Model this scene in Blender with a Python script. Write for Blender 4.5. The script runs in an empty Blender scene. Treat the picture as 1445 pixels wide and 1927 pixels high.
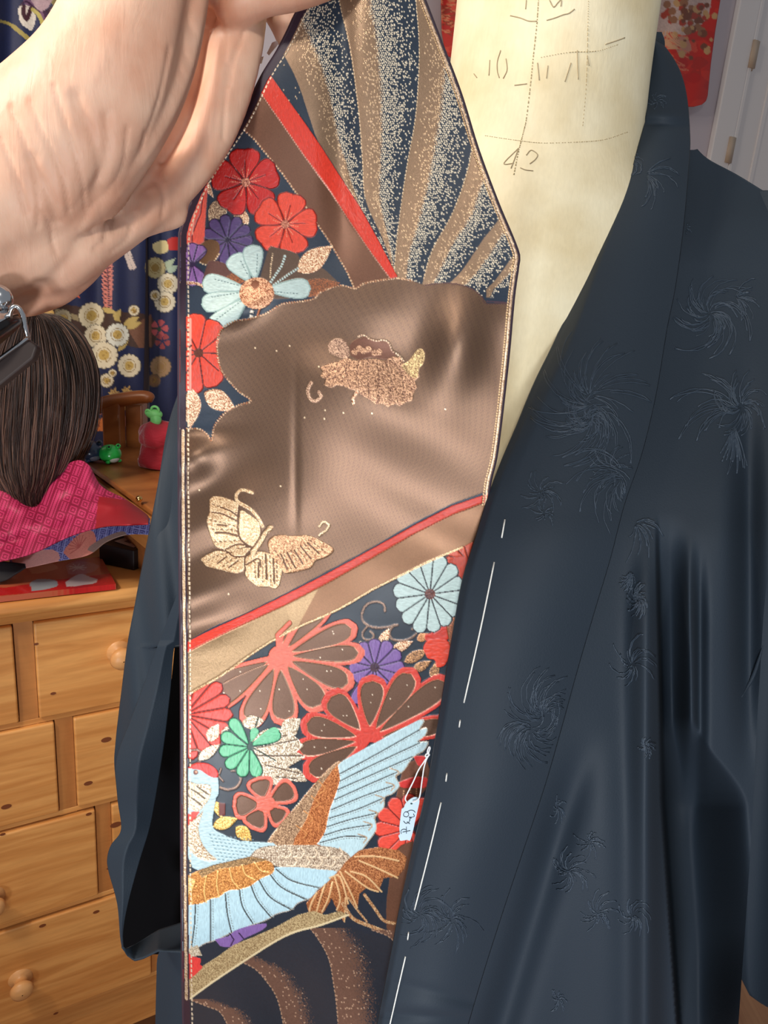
import bpy, bmesh, math, random
import numpy as np
from mathutils import Vector, Matrix
random.seed(7); rng = np.random.default_rng(7)
S = bpy.context.scene; COL = S.collection
# ---------------------------------------------------------------- camera
F = 1390.0; PITCH = math.radians(17.0); ROLL = math.radians(4.8)
CAM = np.array([0.0, 0.0, 1.45])
fw = np.array([0, math.cos(PITCH), -math.sin(PITCH)])
r0 = np.array([1.0, 0, 0]); u0 = np.array([0, math.sin(PITCH), math.cos(PITCH)])
rt = math.cos(ROLL)*r0 + math.sin(ROLL)*u0
up = math.cos(ROLL)*u0 - math.sin(ROLL)*r0
cd = bpy.data.cameras.new('camera'); cam = bpy.data.objects.new('camera', cd); COL.objects.link(cam)
cd.sensor_fit = 'VERTICAL'; cd.sensor_height = 36.0; cd.lens = F/1927*36.0
cd.clip_start = 0.02
M = Matrix(((rt[0], up[0], -fw[0], CAM[0]), (rt[1], up[1], -fw[1], CAM[1]), (rt[2], up[2], -fw[2], CAM[2]), (0, 0, 0, 1)))
cam.matrix_world = M
S.camera = cam
# ---------------------------------------------------------------- light and exposure
S.view_settings.view_transform = 'Standard'; S.view_settings.look = 'None'
S.view_settings.exposure = 0.0; S.view_settings.gamma = 1.0; S.view_settings.use_curve_mapping = False
w = bpy.data.worlds.new('room_air'); S.world = w; w.use_nodes = True
w.node_tree.nodes['Background'].inputs[0].default_value = (0.90, 0.93, 1.0, 1)
w.node_tree.nodes['Background'].inputs[1].default_value = 0.27
def area(name, loc, target, size, power, col):
    l = bpy.data.lights.new(name, 'AREA'); l.shape = 'SQUARE'; l.size = size; l.energy = power; l.color = col
    o = bpy.data.objects.new(name, l); COL.objects.link(o); o.location = loc
    o.rotation_euler = (Vector(target)-Vector(loc)).to_track_quat('-Z', 'Y').to_euler(); return o
area('ceiling_lamp', (-0.80, 0.15, 1.90), (0.0, 0.5, 1.45), 0.10, 6.6, (1.0, 0.93, 0.84))
wl = area('window_light', (-0.22, -0.95, 0.62), (0.08, 0.45, 1.0), 0.22, 3.4, (0.90, 0.95, 1.0)); wl.data.spread = math.radians(75)
rl = area('added_sheen_light', (-0.02, -1.0, 2.10), (0.05, 0.45, 1.55), 0.16, 2.2, (1.0, 0.95, 0.86)); rl.data.spread = math.radians(80)  # added light behind the camera, gives the panel top a cream sheen
area('room_lamp', (-0.9, 0.2, 2.2), (-0.6, 1.3, 0.7), 0.4, 11.5, (1.0, 0.82, 0.62))
# ---------------------------------------------------------------- rays
def _d(px, py):
    px = np.asarray(px, float); py = np.asarray(py, float)
    a = (px-722.5)/F; b = (963.5-py)/F
    return fw + a[..., None]*rt + b[..., None]*up
def P(px, py, Y):
    d = _d(px, py); t = np.asarray(Y, float)/d[..., 1]
    return CAM + t[..., None]*d
def PD(px, py, D):
    return CAM + np.asarray(D, float)[..., None]*_d(px, py)
def PZ(px, py, z):
    d = _d(px, py); t = (z-CAM[2])/d[..., 2]
    return CAM + t[..., None]*d
def PP(px, py, p0, n):
    d = _d(px, py); t = np.dot(np.asarray(p0)-CAM, n)/(d@np.asarray(n))
    return CAM + t[..., None]*d
def lin(c):
    c = np.asarray(c, float)/255.0
    return np.where(c <= 0.04045, c/12.92, ((c+0.055)/1.055)**2.4)
# ---------------------------------------------------------------- objects
def tag(o, label=None, cat=None, group=None, kind=None):
    if label: o['label'] = label
    if cat: o['category'] = cat
    if group: o['group'] = group
    if kind: o['kind'] = kind
    return o
def empty(name, loc, label=None, cat=None, group=None):
    o = bpy.data.objects.new(name, None); COL.objects.link(o); o.location = tuple(loc); o.empty_display_size = 0.02
    return tag(o, label, cat, group)
class MB:
    def __init__(s): s.v = []; s.f = []; s.m = []; s.n = 0; s.att = []
    def add(s, v, f, mat=0):
        v = np.asarray(v, float); s.v.append(v)
        for q in f: s.f.append(tuple(int(i)+s.n for i in q))
        s.m += [mat]*len(f); s.n += len(v)
    def grid(s, G, mat=0, flip=False, close=False):
        nv, nu = G.shape[:2]
        i = np.arange(nv*nu).reshape(nv, nu)
        if close: i = np.concatenate([i, i[:, :1]], 1)
        q = np.stack([i[:-1, :-1], i[1:, :-1], i[1:, 1:], i[:-1, 1:]], -1).reshape(-1, 4)
        if flip: q = q[:, ::-1]
        s.add(G.reshape(-1, 3), q.tolist(), mat)
    def tube(s, pts, r, n=6, mat=0, cap=True):
        p = np.asarray(pts, float)
        if len(p) < 2: return
        r = np.broadcast_to(np.asarray(r, float), (len(p),))
        t = np.gradient(p, axis=0); t /= (np.linalg.norm(t, axis=1)[:, None]+1e-12)
        ref = np.array([0.31, -0.8, 0.52]); a = np.cross(t, ref); a /= (np.linalg.norm(a, axis=1)[:, None]+1e-12)
        b = np.cross(t, a)
        th = np.linspace(0, 2*math.pi, n, endpoint=False)
        G = p[:, None] + r[:, None, None]*(np.cos(th)[None, :, None]*a[:, None]+np.sin(th)[None, :, None]*b[:, None])
        base = s.n; s.grid(G, mat, close=True)
        if cap:
            s.f.append(tuple(base+i for i in range(n))); s.m.append(mat)
            s.f.append(tuple(base+(len(p)-1)*n+i for i in range(n-1, -1, -1))); s.m.append(mat)
    def hexa(s, c, mat=0):          # eight corners: bottom ring of 4, top ring of 4
        s.add(c, [(0, 3, 2, 1), (4, 5, 6, 7), (0, 1, 5, 4), (1, 2, 6, 5), (2, 3, 7, 6), (3, 0, 4, 7)], mat)
    def prism(s, ring, off, mat=0):
        ring = np.asarray(ring, float); n = len(ring)
        f = [tuple(range(n)), tuple(range(2*n-1, n-1, -1))]+[(i, (i+1) % n, n+(i+1) % n, n+i) for i in range(n)]
        s.add(np.concatenate([ring, ring+np.asarray(off)]), f, mat)
    def ball(s, c, r, mat=0, nu=20, nv=12, rot=None):
        r = np.broadcast_to(np.asarray(r, float), (3,))
        th = np.linspace(0, 2*math.pi, nu, endpoint=False); ph = np.linspace(0.02, math.pi-0.02, nv)
        G = np.stack([np.sin(ph)[:, None]*np.cos(th), np.sin(ph)[:, None]*np.sin(th), np.cos(ph)[:, None]+0*th], -1)*r
        if rot is not None: G = G@np.asarray(rot).T
        b = s.n; s.grid(G+np.asarray(c), mat, close=True)
        s.f.append(tuple(b+i for i in range(nu))); s.m.append(mat)
        s.f.append(tuple(b+(nv-1)*nu+i for i in range(nu-1, -1, -1))); s.m.append(mat)
    def build(s, name, mats, parent=None, smooth=True, colour=None, bevel=0, solid=0, sub=0):
        me = bpy.data.meshes.new(name)
        V = np.concatenate(s.v) if s.v else np.zeros((0, 3))
        o = bpy.data.objects.new(name, me)
        if parent is not None: V = V-np.array(parent.location if parent.parent is None else np.array(parent.location)+np.array(parent.parent.location))
        else:
            lo = V.min(0); hi = V.max(0); org = np.array([(lo[0]+hi[0])/2, (lo[1]+hi[1])/2, lo[2]]); V = V-org; o.location = tuple(org)
        me.from_pydata(V.tolist(), [], s.f)
        for m in (mats if isinstance(mats, (list, tuple)) else [mats]): me.materials.append(m)
        me.polygons.foreach_set('material_index', np.array(s.m, dtype=np.int32))
        if smooth: me.polygons.foreach_set('use_smooth', np.ones(len(s.f), dtype=bool))
        if colour is not None:
            a = me.color_attributes.new('thread', 'FLOAT_COLOR', 'POINT'); a.data.foreach_set('color', np.asarray(colour, np.float32).ravel())
        me.update(); COL.objects.link(o)
        if parent is not None: o.parent = parent
        bm = bmesh.new(); bm.from_mesh(me)
        if len(s.f) < 60000: bmesh.ops.recalc_face_normals(bm, faces=bm.faces); bm.to_mesh(me)
        bm.free()
        if solid: d = o.modifiers.new('thickness', 'SOLIDIFY'); d.thickness = solid; d.offset = 0
        if bevel:
            d = o.modifiers.new('bevel', 'BEVEL'); d.width = bevel; d.segments = 3; d.limit_method = 'ANGLE'
        return o
def interp(pts):
    a = np.array(pts, float); i = np.argsort(a[:, 0]); a = a[i]
    return lambda y: np.interp(y, a[:, 0], a[:, 1])
def cr(pts, n=8):                    # Catmull-Rom through points of any dimension
    p = np.asarray(pts, float)
    if len(p) < 3: return np.linspace(p[0], p[-1], n+1)
    q = np.concatenate([[2*p[0]-p[1]], p, [2*p[-1]-p[-2]]]); out = []
    for i in range(1, len(q)-2):
        a, b, c, d = q[i-1], q[i], q[i+1], q[i+2]
        for t in np.linspace(0, 1, n, endpoint=False):
            out.append(0.5*((2*b)+(-a+c)*t+(2*a-5*b+4*c-d)*t*t+(-a+3*b-3*c+d)*t**3))
    out.append(p[-1]); return np.array(out)
def scr(pts):                        # smooth x(y) function from (y, x) pairs
    c = cr(np.array(sorted(pts)), 10); return lambda y: np.interp(y, c[:, 0], c[:, 1])
def ss(a, b, x):
    t = np.clip((x-a)/(b-a), 0, 1); return t*t*(3-2*t)
def gs(x, y, cx, cy, sx, sy, ang=0.0):
    c, s_ = math.cos(ang), math.sin(ang); X = (x-cx)*c+(y-cy)*s_; Y = -(x-cx)*s_+(y-cy)*c
    return np.exp(-(X/sx)**2-(Y/sy)**2)
# ---------------------------------------------------------------- materials
def mat(name, rgb=None, rough=0.6, metal=0.0, attr=False, noise=None, bump=None, sheen=0, spec=0.5, sss=0, coat=0, node=None):
    m = bpy.data.materials.new(name); m.use_nodes = True; nt = m.node_tree; N = nt.nodes; L = nt.links
    b = N['Principled BSDF']; b.inputs['Roughness'].default_value = rough; b.inputs['Metallic'].default_value = metal
    b.inputs['Specular IOR Level'].default_value = spec
    if rgb is not None: b.inputs['Base Color'].default_value = (*lin(rgb), 1)
    if sheen: b.inputs['Sheen Weight'].default_value = sheen; b.inputs['Sheen Roughness'].default_value = 0.4
    if coat: b.inputs['Coat Weight'].default_value = coat
    if sss:
        b.inputs['Subsurface Weight'].default_value = sss; b.inputs['Subsurface Radius'].default_value = (0.004, 0.0016, 0.001)
        b.inputs['Subsurface Scale'].default_value = 1.0
    if attr:
        a = N.new('ShaderNodeAttribute'); a.attribute_name = 'thread'; L.new(a.outputs['Color'], b.inputs['Base Color'])
        L.new(a.outputs['Alpha'], b.inputs['Metallic'])
    tc = N.new('ShaderNodeTexCoord')
    if noise:                         # (scale, second colour, stretch xyz, contrast low, high)
        sc, c2, st, lo, hi = noise
        mp = N.new('ShaderNodeMapping'); mp.inputs['Scale'].default_value = st; L.new(tc.outputs['Object'], mp.inputs['Vector'])
        n = N.new('ShaderNodeTexNoise'); n.inputs['Scale'].default_value = sc; n.inputs['Detail'].default_value = 6; L.new(mp.outputs[0], n.inputs['Vector'])
        r = N.new('ShaderNodeMapRange'); r.inputs[1].default_value = lo; r.inputs[2].default_value = hi; L.new(n.outputs['Fac'], r.inputs[0])
        x = N.new('ShaderNodeMix'); x.data_type = 'RGBA'; L.new(r.outputs[0], x.inputs[0])
        x.inputs[6].default_value = (*lin(rgb), 1); x.inputs[7].default_value = (*lin(c2), 1); L.new(x.outputs[2], b.inputs['Base Color'])
    if bump:                          # (kind, scale, strength, distance, stretch)
        k, sc, st, di, sr = bump
        mp = N.new('ShaderNodeMapping'); mp.inputs['Scale'].default_value = sr[:3]; L.new(tc.outputs['Object'], mp.inputs['Vector'])
        if len(sr) > 3: mp.inputs['Rotation'].default_value = (0, sr[3], 0)
        if k == 'wave':
            n = N.new('ShaderNodeTexWave'); n.inputs['Scale'].default_value = sc; n.bands_direction = 'DIAGONAL'; n.inputs['Distortion'].default_value = 0.6; o_ = n.outputs['Fac']
        else:
            n = N.new('ShaderNodeTexNoise'); n.inputs['Scale'].default_value = sc; n.inputs['Detail'].default_value = 5; o_ = n.outputs['Fac']
        L.new(mp.outputs[0], n.inputs['Vector'])
        bp = N.new('ShaderNodeBump'); bp.inputs['Strength'].default_value = st; bp.inputs['Distance'].default_value = di
        L.new(o_, bp.inputs['Height']); L.new(bp.outputs[0], b.inputs['Normal'])
    if node: node(m, nt, b, tc)
    return m
# ---------------------------------------------------------------- painting thread colours on a fabric
class Canvas:
    def __init__(s, x0, y0, x1, y1, sc, base, metal=0.0):
        s.x0, s.y0, s.sc = x0, y0, sc; W = int((x1-x0)*sc); H = int((y1-y0)*sc)
        s.W, s.H = W, H
        s.c = np.ones((H, W, 3))*lin(base); s.m = np.ones((H, W))*metal; s.h = np.zeros((H, W))
        s.X = x0+(np.arange(W)+.5)/sc; s.Y = y0+(np.arange(H)+.5)/sc
        g = rng.random((H//3+2, W//3+2)); s.n3 = np.kron(g, np.ones((3, 3)))[:H, :W]
        s.n1 = rng.random((H, W)); b = s.n1+np.roll(s.n1, 1, 0)+np.roll(s.n1, 1, 1)+np.roll(s.n1, (1, 1), (0, 1)); s.n2 = np.clip((b/4-.5)*1.7+.5, 0, 1)
        a = rng.random((H, W)); k = a.copy()
        for i in range(1, 9): k += np.roll(a, i, 1)
        s.sh = np.clip((k/9-.5)*2.6+.5, 0, 1)
        k = a.copy()
        for i in range(1, 9): k += np.roll(a, i, 0)
        s.sv = np.clip((k/9-.5)*2.6+.5, 0, 1)
    def box(s, x0, y0, x1, y1):
        i0 = max(0, int((x0-s.x0)*s.sc)-1); i1 = min(s.W, int((x1-s.x0)*s.sc)+2)
        j0 = max(0, int((y0-s.y0)*s.sc)-1); j1 = min(s.H, int((y1-s.y0)*s.sc)+2)
        return (slice(j0, max(j0, j1)), slice(i0, max(i0, i1)))
    def put(s, sl, k, col, metal, h, tex, col2):
        if not k.any(): return
        c = np.ones(k.shape+(3,))*lin(col); hh = np.full(k.shape, float(h)); mm = np.full(k.shape, float(metal))
        if tex in ('h', 'v'):
            n = (s.sh if tex == 'h' else s.sv)[sl]; c = c*(0.80+0.36*n)[..., None]; hh = hh*(0.75+0.5*n)
        if tex == 'gold':
            n = s.n2[sl]; t = np.clip((n-.42)/.26, 0, 1)[..., None]; c = c*(.55+.45*np.clip(n/.42, 0, 1))[..., None]*(1-t)+lin(col2)*t; hh = hh*(0.4+1.2*n)
        if tex == 'fine':
            n = s.n2[sl]; c = c*(0.85+.3*n)[..., None]; hh = hh*(0.8+0.4*n)
        s.c[sl][k] = c[k]; s.m[sl][k] = mm[k]; s.h[sl][k] = hh[k]
    def poly(s, pts, col, metal=0, h=0, tex=None, col2=None, smooth=0, clip=None):
        p = np.asarray(pts, float)
        if smooth:
            q = np.concatenate([p[-2:], p, p[:3]]); p = cr(q, smooth)[2*smooth:-3*smooth]
        sl = s.box(p[:, 0].min(), p[:, 1].min(), p[:, 0].max(), p[:, 1].max())
        X = s.X[sl[1]][None, :]; Y = s.Y[sl[0]][:, None]
        if X.size == 0 or Y.size == 0: return None
        k = np.zeros((Y.size, X.size), bool); n = len(p)
        for i in range(n):
            x1, y1 = p[i]; x2, y2 = p[(i+1) % n]
            if y1 == y2: continue
            k ^= ((y1 > Y) != (y2 > Y)) & (X < (x2-x1)*(Y-y1)/(y2-y1)+x1)
        if clip is not None: k &= clip[sl]
        s.put(sl, k, col, metal, h, tex, col2)
    def mask(s, pts):
        p = np.asarray(pts, float); X = s.X[None, :]; Y = s.Y[:, None]; k = np.zeros((s.H, s.W), bool); n = len(p)
        for i in range(n):
            x1, y1 = p[i]; x2, y2 = p[(i+1) % n]
            if y1 != y2: k ^= ((y1 > Y) != (y2 > Y)) & (X < (x2-x1)*(Y-y1)/(y2-y1)+x1)
        return k
    def line(s, pts, wd, col, metal=0, h=0, tex=None, col2=None, smooth=0, dash=0, clip=None):
        p = np.asarray(pts, float)
        if smooth and len(p) > 2: p = cr(p, smooth)
        sl = s.box(p[:, 0].min()-wd, p[:, 1].min()-wd, p[:, 0].max()+wd, p[:, 1].max()+wd)
        X = s.X[sl[1]][None, :]; Y = s.Y[sl[0]][:, None]
        if X.size == 0 or Y.size == 0: return
        D = np.full((Y.size, X.size), 1e9); A = np.zeros_like(D); acc = 0
        for i in range(len(p)-1):
            a = p[i]; d = p[i+1]-a; L = math.hypot(*d)
            if L < 1e-6: continue
            t = np.clip(((X-a[0])*d[0]+(Y-a[1])*d[1])/(L*L), 0, 1)
            e = np.hypot(X-a[0]-t*d[0], Y-a[1]-t*d[1]); k = e < D
            D[k] = e[k]; A[k] = (acc+t*L)[k]; acc += L
        k = D < wd/2
        if dash: k &= (A % dash) < dash*0.62
        if clip is not None: k &= clip[sl]
        s.put(sl, k, col, metal, h, tex, col2)
    def petal(s, cx, cy, ang, r0, r1, wd, col, metal=0, h=0, tex=None, col2=None, p=5, grow=0, sx=1, sy=1, clip=None):
        t = np.linspace(0, 1, 18); hw = wd*(t**0.75)*np.sqrt(1-t**p)/0.8+grow
        L = r0-grow+(r1-r0+2*grow)*t; a = math.radians(ang); ca, sa = math.cos(a), math.sin(a)
        pts = [(cx+sx*(l*ca-q*sa), cy+sy*(l*sa+q*ca)) for l, q in zip(L, hw)]+[(cx+sx*(l*ca+q*sa), cy+sy*(l*sa-q*ca)) for l, q in zip(L[::-1], hw[::-1])]
        s.poly(pts, col, metal, h, tex, col2, clip=clip)
    def leaf(s, x1, y1, x2, y2, wd, col, metal=0, h=0, tex=None, col2=None):
        t = np.linspace(0, 1, 12); q = wd*np.sin(math.pi*t**0.8); d = np.array([x2-x1, y2-y1], float); n = np.array([-d[1], d[0]])/(math.hypot(*d)+1e-9)
        a = np.array([x1, y1])+t[:, None]*d
        s.poly(np.concatenate([a+q[:, None]*n, (a-q[:, None]*n)[::-1]]), col, metal, h, tex, col2)
    def disc(s, cx, cy, r, col, metal=0, h=0, tex=None, col2=None, ry=None):
        a = np.linspace(0, 2*math.pi, 25)[:-1]; ry = ry or r
        s.poly([(cx+r*math.cos(t), cy+ry*math.sin(t)) for t in a], col, metal, h, tex, col2)
    def sample(s, px, py, A):
        u = np.clip((px-s.x0)*s.sc-.5, 0, s.W-1.001); v = np.clip((py-s.y0)*s.sc-.5, 0, s.H-1.001)
        i = u.astype(int); j = v.astype(int); fu = u-i; fv = v-j
        if A.ndim == 3: fu = fu[..., None]; fv = fv[..., None]
        return (A[j, i]*(1-fu)+A[j, i+1]*fu)*(1-fv)+(A[j+1, i]*(1-fu)+A[j+1, i+1]*fu)*fv
    def rgba(s, px, py):
        return np.concatenate([s.sample(px, py, s.c), s.sample(px, py, s.m)[..., None]], -1).reshape(-1, 4)
def pxgrid(ys, Lf, Rf, nu):
    ys = np.asarray(ys, float); u = np.linspace(0, 1, nu); l = Lf(ys)[:, None]; r = Rf(ys)[:, None]
    return l+(r-l)*u[None, :], np.repeat(ys[:, None], nu, 1)
# ---------------------------------------------------------------- room shell
e1 = np.array([.853, .521, 0.0]); e1 /= np.linalg.norm(e1); nn = np.array([e1[1], -e1[0], 0.0])
ZT = 0.98; d0 = PZ(0, 1128, ZT); WALL = 0.57
def W(a, b, z): return d0+a*e1-b*nn+np.array([0, 0, z-ZT])          # a along the dresser, b behind its front
def wpx(px, py, b=WALL): return PP(px, py, d0-nn*b, nn)
def wa(px, py, b=WALL): q = wpx(px, py, b); return float((q-d0)@e1), float(q[2])
def wbox(mb, a0, a1, b0, b1, z0, z1, m=0): mb.hexa([W(a0, b0, z0), W(a1, b0, z0), W(a1, b1, z0), W(a0, b1, z0), W(a0, b0, z1), W(a1, b0, z1), W(a1, b1, z1), W(a0, b1, z1)], m)
m_wall = mat('painted_plaster', (196, 186, 192), 0.85, bump=('noise', 60, 0.15, 0.002, (1, 1, 1)))
m_door = mat('white_gloss_paint', (222, 217, 216), 0.45)
m_brass = mat('painted_brass', (190, 168, 146), 0.5)
def wood(name, c1, c2, sc=3.0, st=(1.2, 1.2, 14), rough=0.42):
    def node(m, nt, b, tc):
        N, L = nt.nodes, nt.links
        mp = N.new('ShaderNodeMapping'); mp.inputs['Scale'].default_value = st; mp.inputs['Rotation'].default_value = (0, 0, math.radians(-31.4)); L.new(tc.outputs['Object'], mp.inputs[0])
        n = N.new('ShaderNodeTexNoise'); n.inputs['Scale'].default_value = sc; n.inputs['Detail'].default_value = 9; n.inputs['Distortion'].default_value = 1.3; L.new(mp.outputs[0], n.inputs['Vector'])
        r = N.new('ShaderNodeValToRGB'); L.new(n.outputs['Fac'], r.inputs[0])
        r.color_ramp.elements[0].position = 0.36; r.color_ramp.elements[0].color = (*lin(c2), 1); r.color_ramp.elements[1].position = 0.62; r.color_ramp.elements[1].color = (*lin(c1), 1)
        n2 = N.new('ShaderNodeTexNoise'); n2.inputs['Scale'].default_value = 160; n2.inputs['Detail'].default_value = 3
        mp2 = N.new('ShaderNodeMapping'); mp2.inputs['Scale'].default_value = (0.15, 0.15, 1); L.new(tc.outputs['Object'], mp2.inputs[0]); L.new(mp2.outputs[0], n2.inputs['Vector'])
        x = N.new('ShaderNodeMix'); x.data_type = 'RGBA'; x.blend_type = 'MULTIPLY'; x.inputs[0].default_value = 0.35; L.new(r.outputs[0], x.inputs[6]); L.new(n2.outputs['Color'], x.inputs[7])
        L.new(r.outputs[0], x.inputs[6]); m2 = N.new('ShaderNodeMapRange'); m2.inputs[1].default_value = .3; m2.inputs[2].default_value = .7; m2.inputs[3].default_value = .8; m2.inputs[4].default_value = 1.1
        L.new(n2.outputs['Fac'], m2.inputs[0]); L.new(m2.outputs[0], x.inputs[7]); L.new(x.outputs[2], b.inputs['Base Color'])
        bp = N.new('ShaderNodeBump'); bp.inputs['Strength'].default_value = 0.12; bp.inputs['Distance'].default_value = 0.001; L.new(n.outputs['Fac'], bp.inputs['Height']); L.new(bp.outputs[0], b.inputs['Normal'])
    return mat(name, c1, rough, node=node)
m_pine = wood('honey_pine', (228, 164, 94), (206, 138, 72))
m_pine2 = wood('pine_divider', (196, 132, 72), (176, 112, 58), 2.0, (6, 6, 1.2))
m_knob = wood('turned_pine', (226, 170, 110), (205, 145, 88), 4, (2, 2, 5))
m_knot = mat('pine_knot', (120, 62, 30), 0.5)
m_dark = mat('drawer_gap', (58, 30, 16), 0.8)
m_floor = wood('floor_boards', (178, 128, 86), (150, 100, 64), 2.0, (8, 1, 1))
mb = MB(); mb.hexa([(-3, -1, -.05), (4, -1, -.05), (4, 5, -.05), (-3, 5, -.05), (-3, -1, 0), (4, -1, 0), (4, 5, 0), (-3, 5, 0)])
tag(mb.build('floor', m_floor, smooth=False), kind='structure')
DA0 = wa(1424, 60)[0]                # where the door begins along the wall
mb = MB(); wbox(mb, -1.2, DA0-.03, WALL, WALL+.08, 0, 2.75); wbox(mb, DA0-.03, DA0+1.6, WALL, WALL+.08, 2.45, 2.75); tag(mb.build('wall_back', m_wall, smooth=False), kind='structure')
mb = MB(); wbox(mb, DA0-.12, DA0-.03, WALL-.018, WALL, 0, 2.5); wbox(mb, DA0-.03, DA0-.012, WALL-.018, WALL+.03, 0, 2.5)
tag(mb.build('trim_1', m_door, smooth=False, bevel=.004), kind='structure')
mb = MB(); wbox(mb, DA0-.006, DA0+.9, WALL+.0, WALL+.045, 0.01, 2.44)
dr = tag(mb.build('door_1', m_door, smooth=False, bevel=.003), kind='structure')
mb = MB(); wbox(mb, DA0+.10, DA0+.115, WALL-.006, WALL, .2, 2.3); wbox(mb, DA0+.115, DA0+.8, WALL-.006, WALL, .2, .215); mb.build('panel_moulding', m_door, dr, smooth=False)
for (x, y) in ((1416, 105), (1372, 284)):
    q = wpx(x, y, WALL-.01); a = float((q-d0)@e1)
    mb = MB(); mb.tube([q+np.array([0, 0, -.04]), q+np.array([0, 0, .04])], .008, 8); wbox(mb, a-.022, a+.004, WALL-.024, WALL-.014, q[2]-.036, q[2]+.036)
    mb.build('hinge', m_brass, dr)
# ---------------------------------------------------------------- chest of drawers
DL, DR_, DD = -.62, .62, .44
mb = MB(); wbox(mb, DL, DR_, .016, DD, .06, .95)
ch = mb.build('carcass', m_pine, None, smooth=False)
chest = empty('chest_of_drawers', W(0, .2, 0), 'honey pine chest of drawers with round wooden knobs, left of the black coat', 'chest of drawers')
def reparent(o, p): o.location = tuple(np.array(o.location)-np.array(p.location)); o.parent = p; return o
reparent(ch, chest)
mb = MB()
prof = [(-.022, .975), (-.018, .98), (.0, .9815), (DD+.01, .9815), (DD+.01, .955), (-.012, .955), (-.02, .96), (-.023, .967)]
ring = [W(DL-.02, b, z) for b, z in prof]; mb.prism(ring, e1*(DR_-DL+.04)); mb.build('top_board', m_pine, chest, smooth=False, bevel=.002)
mb = MB(); prof = [(-.008, .955), (.016, .955), (.016, .93), (.004, .938), (-.002, .946)]
mb.prism([W(DL, b, z) for b, z in prof], e1*(DR_-DL)); mb.build('cornice_moulding', m_pine, chest, smooth=False)
rows = [(.776, .936, .014, .040), (.598, .764, .062, .088), (.408, .584, .116, .140), (.185, .394, .203, .228)]
for k, (z0, z1, a0, a1) in enumerate(rows):
    mb = MB(); wbox(mb, a0, a1, .004, .018, z0-.012, z1+.006); mb.build('divider', m_pine2, chest, smooth=False)
    mb = MB(); wbox(mb, DL, DR_, .0035, .017, z0-.011, z0-.002)
    mb.build('rail', m_pine, chest, smooth=False, bevel=.001)
    for s in (0, 1):
        l, r = ((DL+.02, a0-.0014) if s == 0 else (a1+.0006, DR_-.02))
        mb = MB(); wbox(mb, l, r, -.003, .014, z0, z1); d_ = mb.build('drawer', m_pine, chest, smooth=False, bevel=.003)
        kn = {(0, 1): [(228, 1235)], (1, 0): [(-110, 1440)], (2, 0): [(-14, 1700)], (3, 0): [(40, 1855)], (2, 1): [(330, 1600)]}.get((k, s), [])
        for q in kn:
            a, z = wa(q[0], q[1], -.018); mb = MB()
            pr = [(-.003, .019), (-.006, .017), (-.0075, .011), (-.016, .009), (-.021, .014), (-.027, .0185), (-.033, .0165), (-.037, .010), (-.038, .001)]
            th = np.linspace(0, 2*math.pi, 24, endpoint=False)
            G = np.array([[W(a+r_*math.cos(t), b_, z+r_*math.sin(t)) for t in th] for b_, r_ in pr]); mb.grid(G, close=True)
            kb = mb.build('knob', m_knob, None); kb.location = tuple(np.array(kb.location)-np.array(d_.location)-np.array(chest.location)); kb.parent = d_
for (x, y, r_) in ((12, 1518, .0055), (80, 1742, .004), (181, 1716, .004), (105, 1907, .003), (5, 1570, .003), (167, 1532, .0035), (68, 1212, .0025), (100, 1305, .003), (200, 1392, .006), (166, 1474, .005), (218, 1552, .007), (205, 1634, .003)):
    q = wpx(x, y, -.0032); th = np.linspace(0, 2*math.pi, 14, endpoint=False)
    mb = MB(); mb.prism([q+1.35*r_*math.cos(t)*e1+np.array([0, 0, r_*.75*math.sin(t)]) for t in th], nn*.0004); mb.build('knot', m_knot, chest, smooth=False)
# ---------------------------------------------------------------- haori coat on the dress form (depths as a function of the place)
YP = scr([(0, .665), (80, .655), (200, .612), (300, .578), (500, .530), (700, .485), (850, .453), (950, .434), (1050, .420), (1250, .408), (1600, .407), (2000, .415)])
colO = scr([(60, 1222), (74, 1232), (90, 1252), (130, 1277), (180, 1291), (250, 1297), (300, 1296), (420, 1286), (540, 1270), (620, 1254), (740, 1234), (850, 1208), (950, 1174), (1050, 1148), (1150, 1118), (1260, 1086), (1380, 1053), (1480, 1024), (1600, 984), (1720, 944), (1840, 906), (1990, 862)])
colI = scr([(60, 1215), (80, 1221), (120, 1218), (170, 1210), (230, 1199), (300, 1178), (370, 1155), (430, 1130), (490, 1105), (570, 1074), (640, 1045), (720, 1006), (800, 973), (870, 943), (940, 917), (1010, 896), (1090, 871), (1200, 851), (1290, 836), (1400, 818), (1500, 800), (1600, 776), (1700, 754), (1800, 735), (1990, 698)])
def Ycol(x, y):
    l, r = colI(y), colO(y); u = np.clip((x-l)/(r-l), 0, 1)
    b = YP(y)-.010*np.sin(math.pi*u)-.004*u
    b = b+.016*(1-ss(0, .16, u))*ss(60, 260, y)*(1-ss(500, 1000, y))+.004*(1-ss(0, .05, u))          # the inner edge rolls back to the neck
    b = b+.0022*np.sin(y/70+u*2.0)*ss(400, 900, y)*.5+.0012*gs(y, 0, 1845+40*u, 0, 9, 1)+.0018*gs(y, 0, 1908+8*u, 0, 7, 1)-.0018*gs(y, 0, 1880+30*u, 0, 16, 1)
    b = b+.004*gs(x, y, 1240, 232, 60, 5, .08)-.004*gs(x, y, 1240, 215, 60, 12, .08)
    return b
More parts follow.
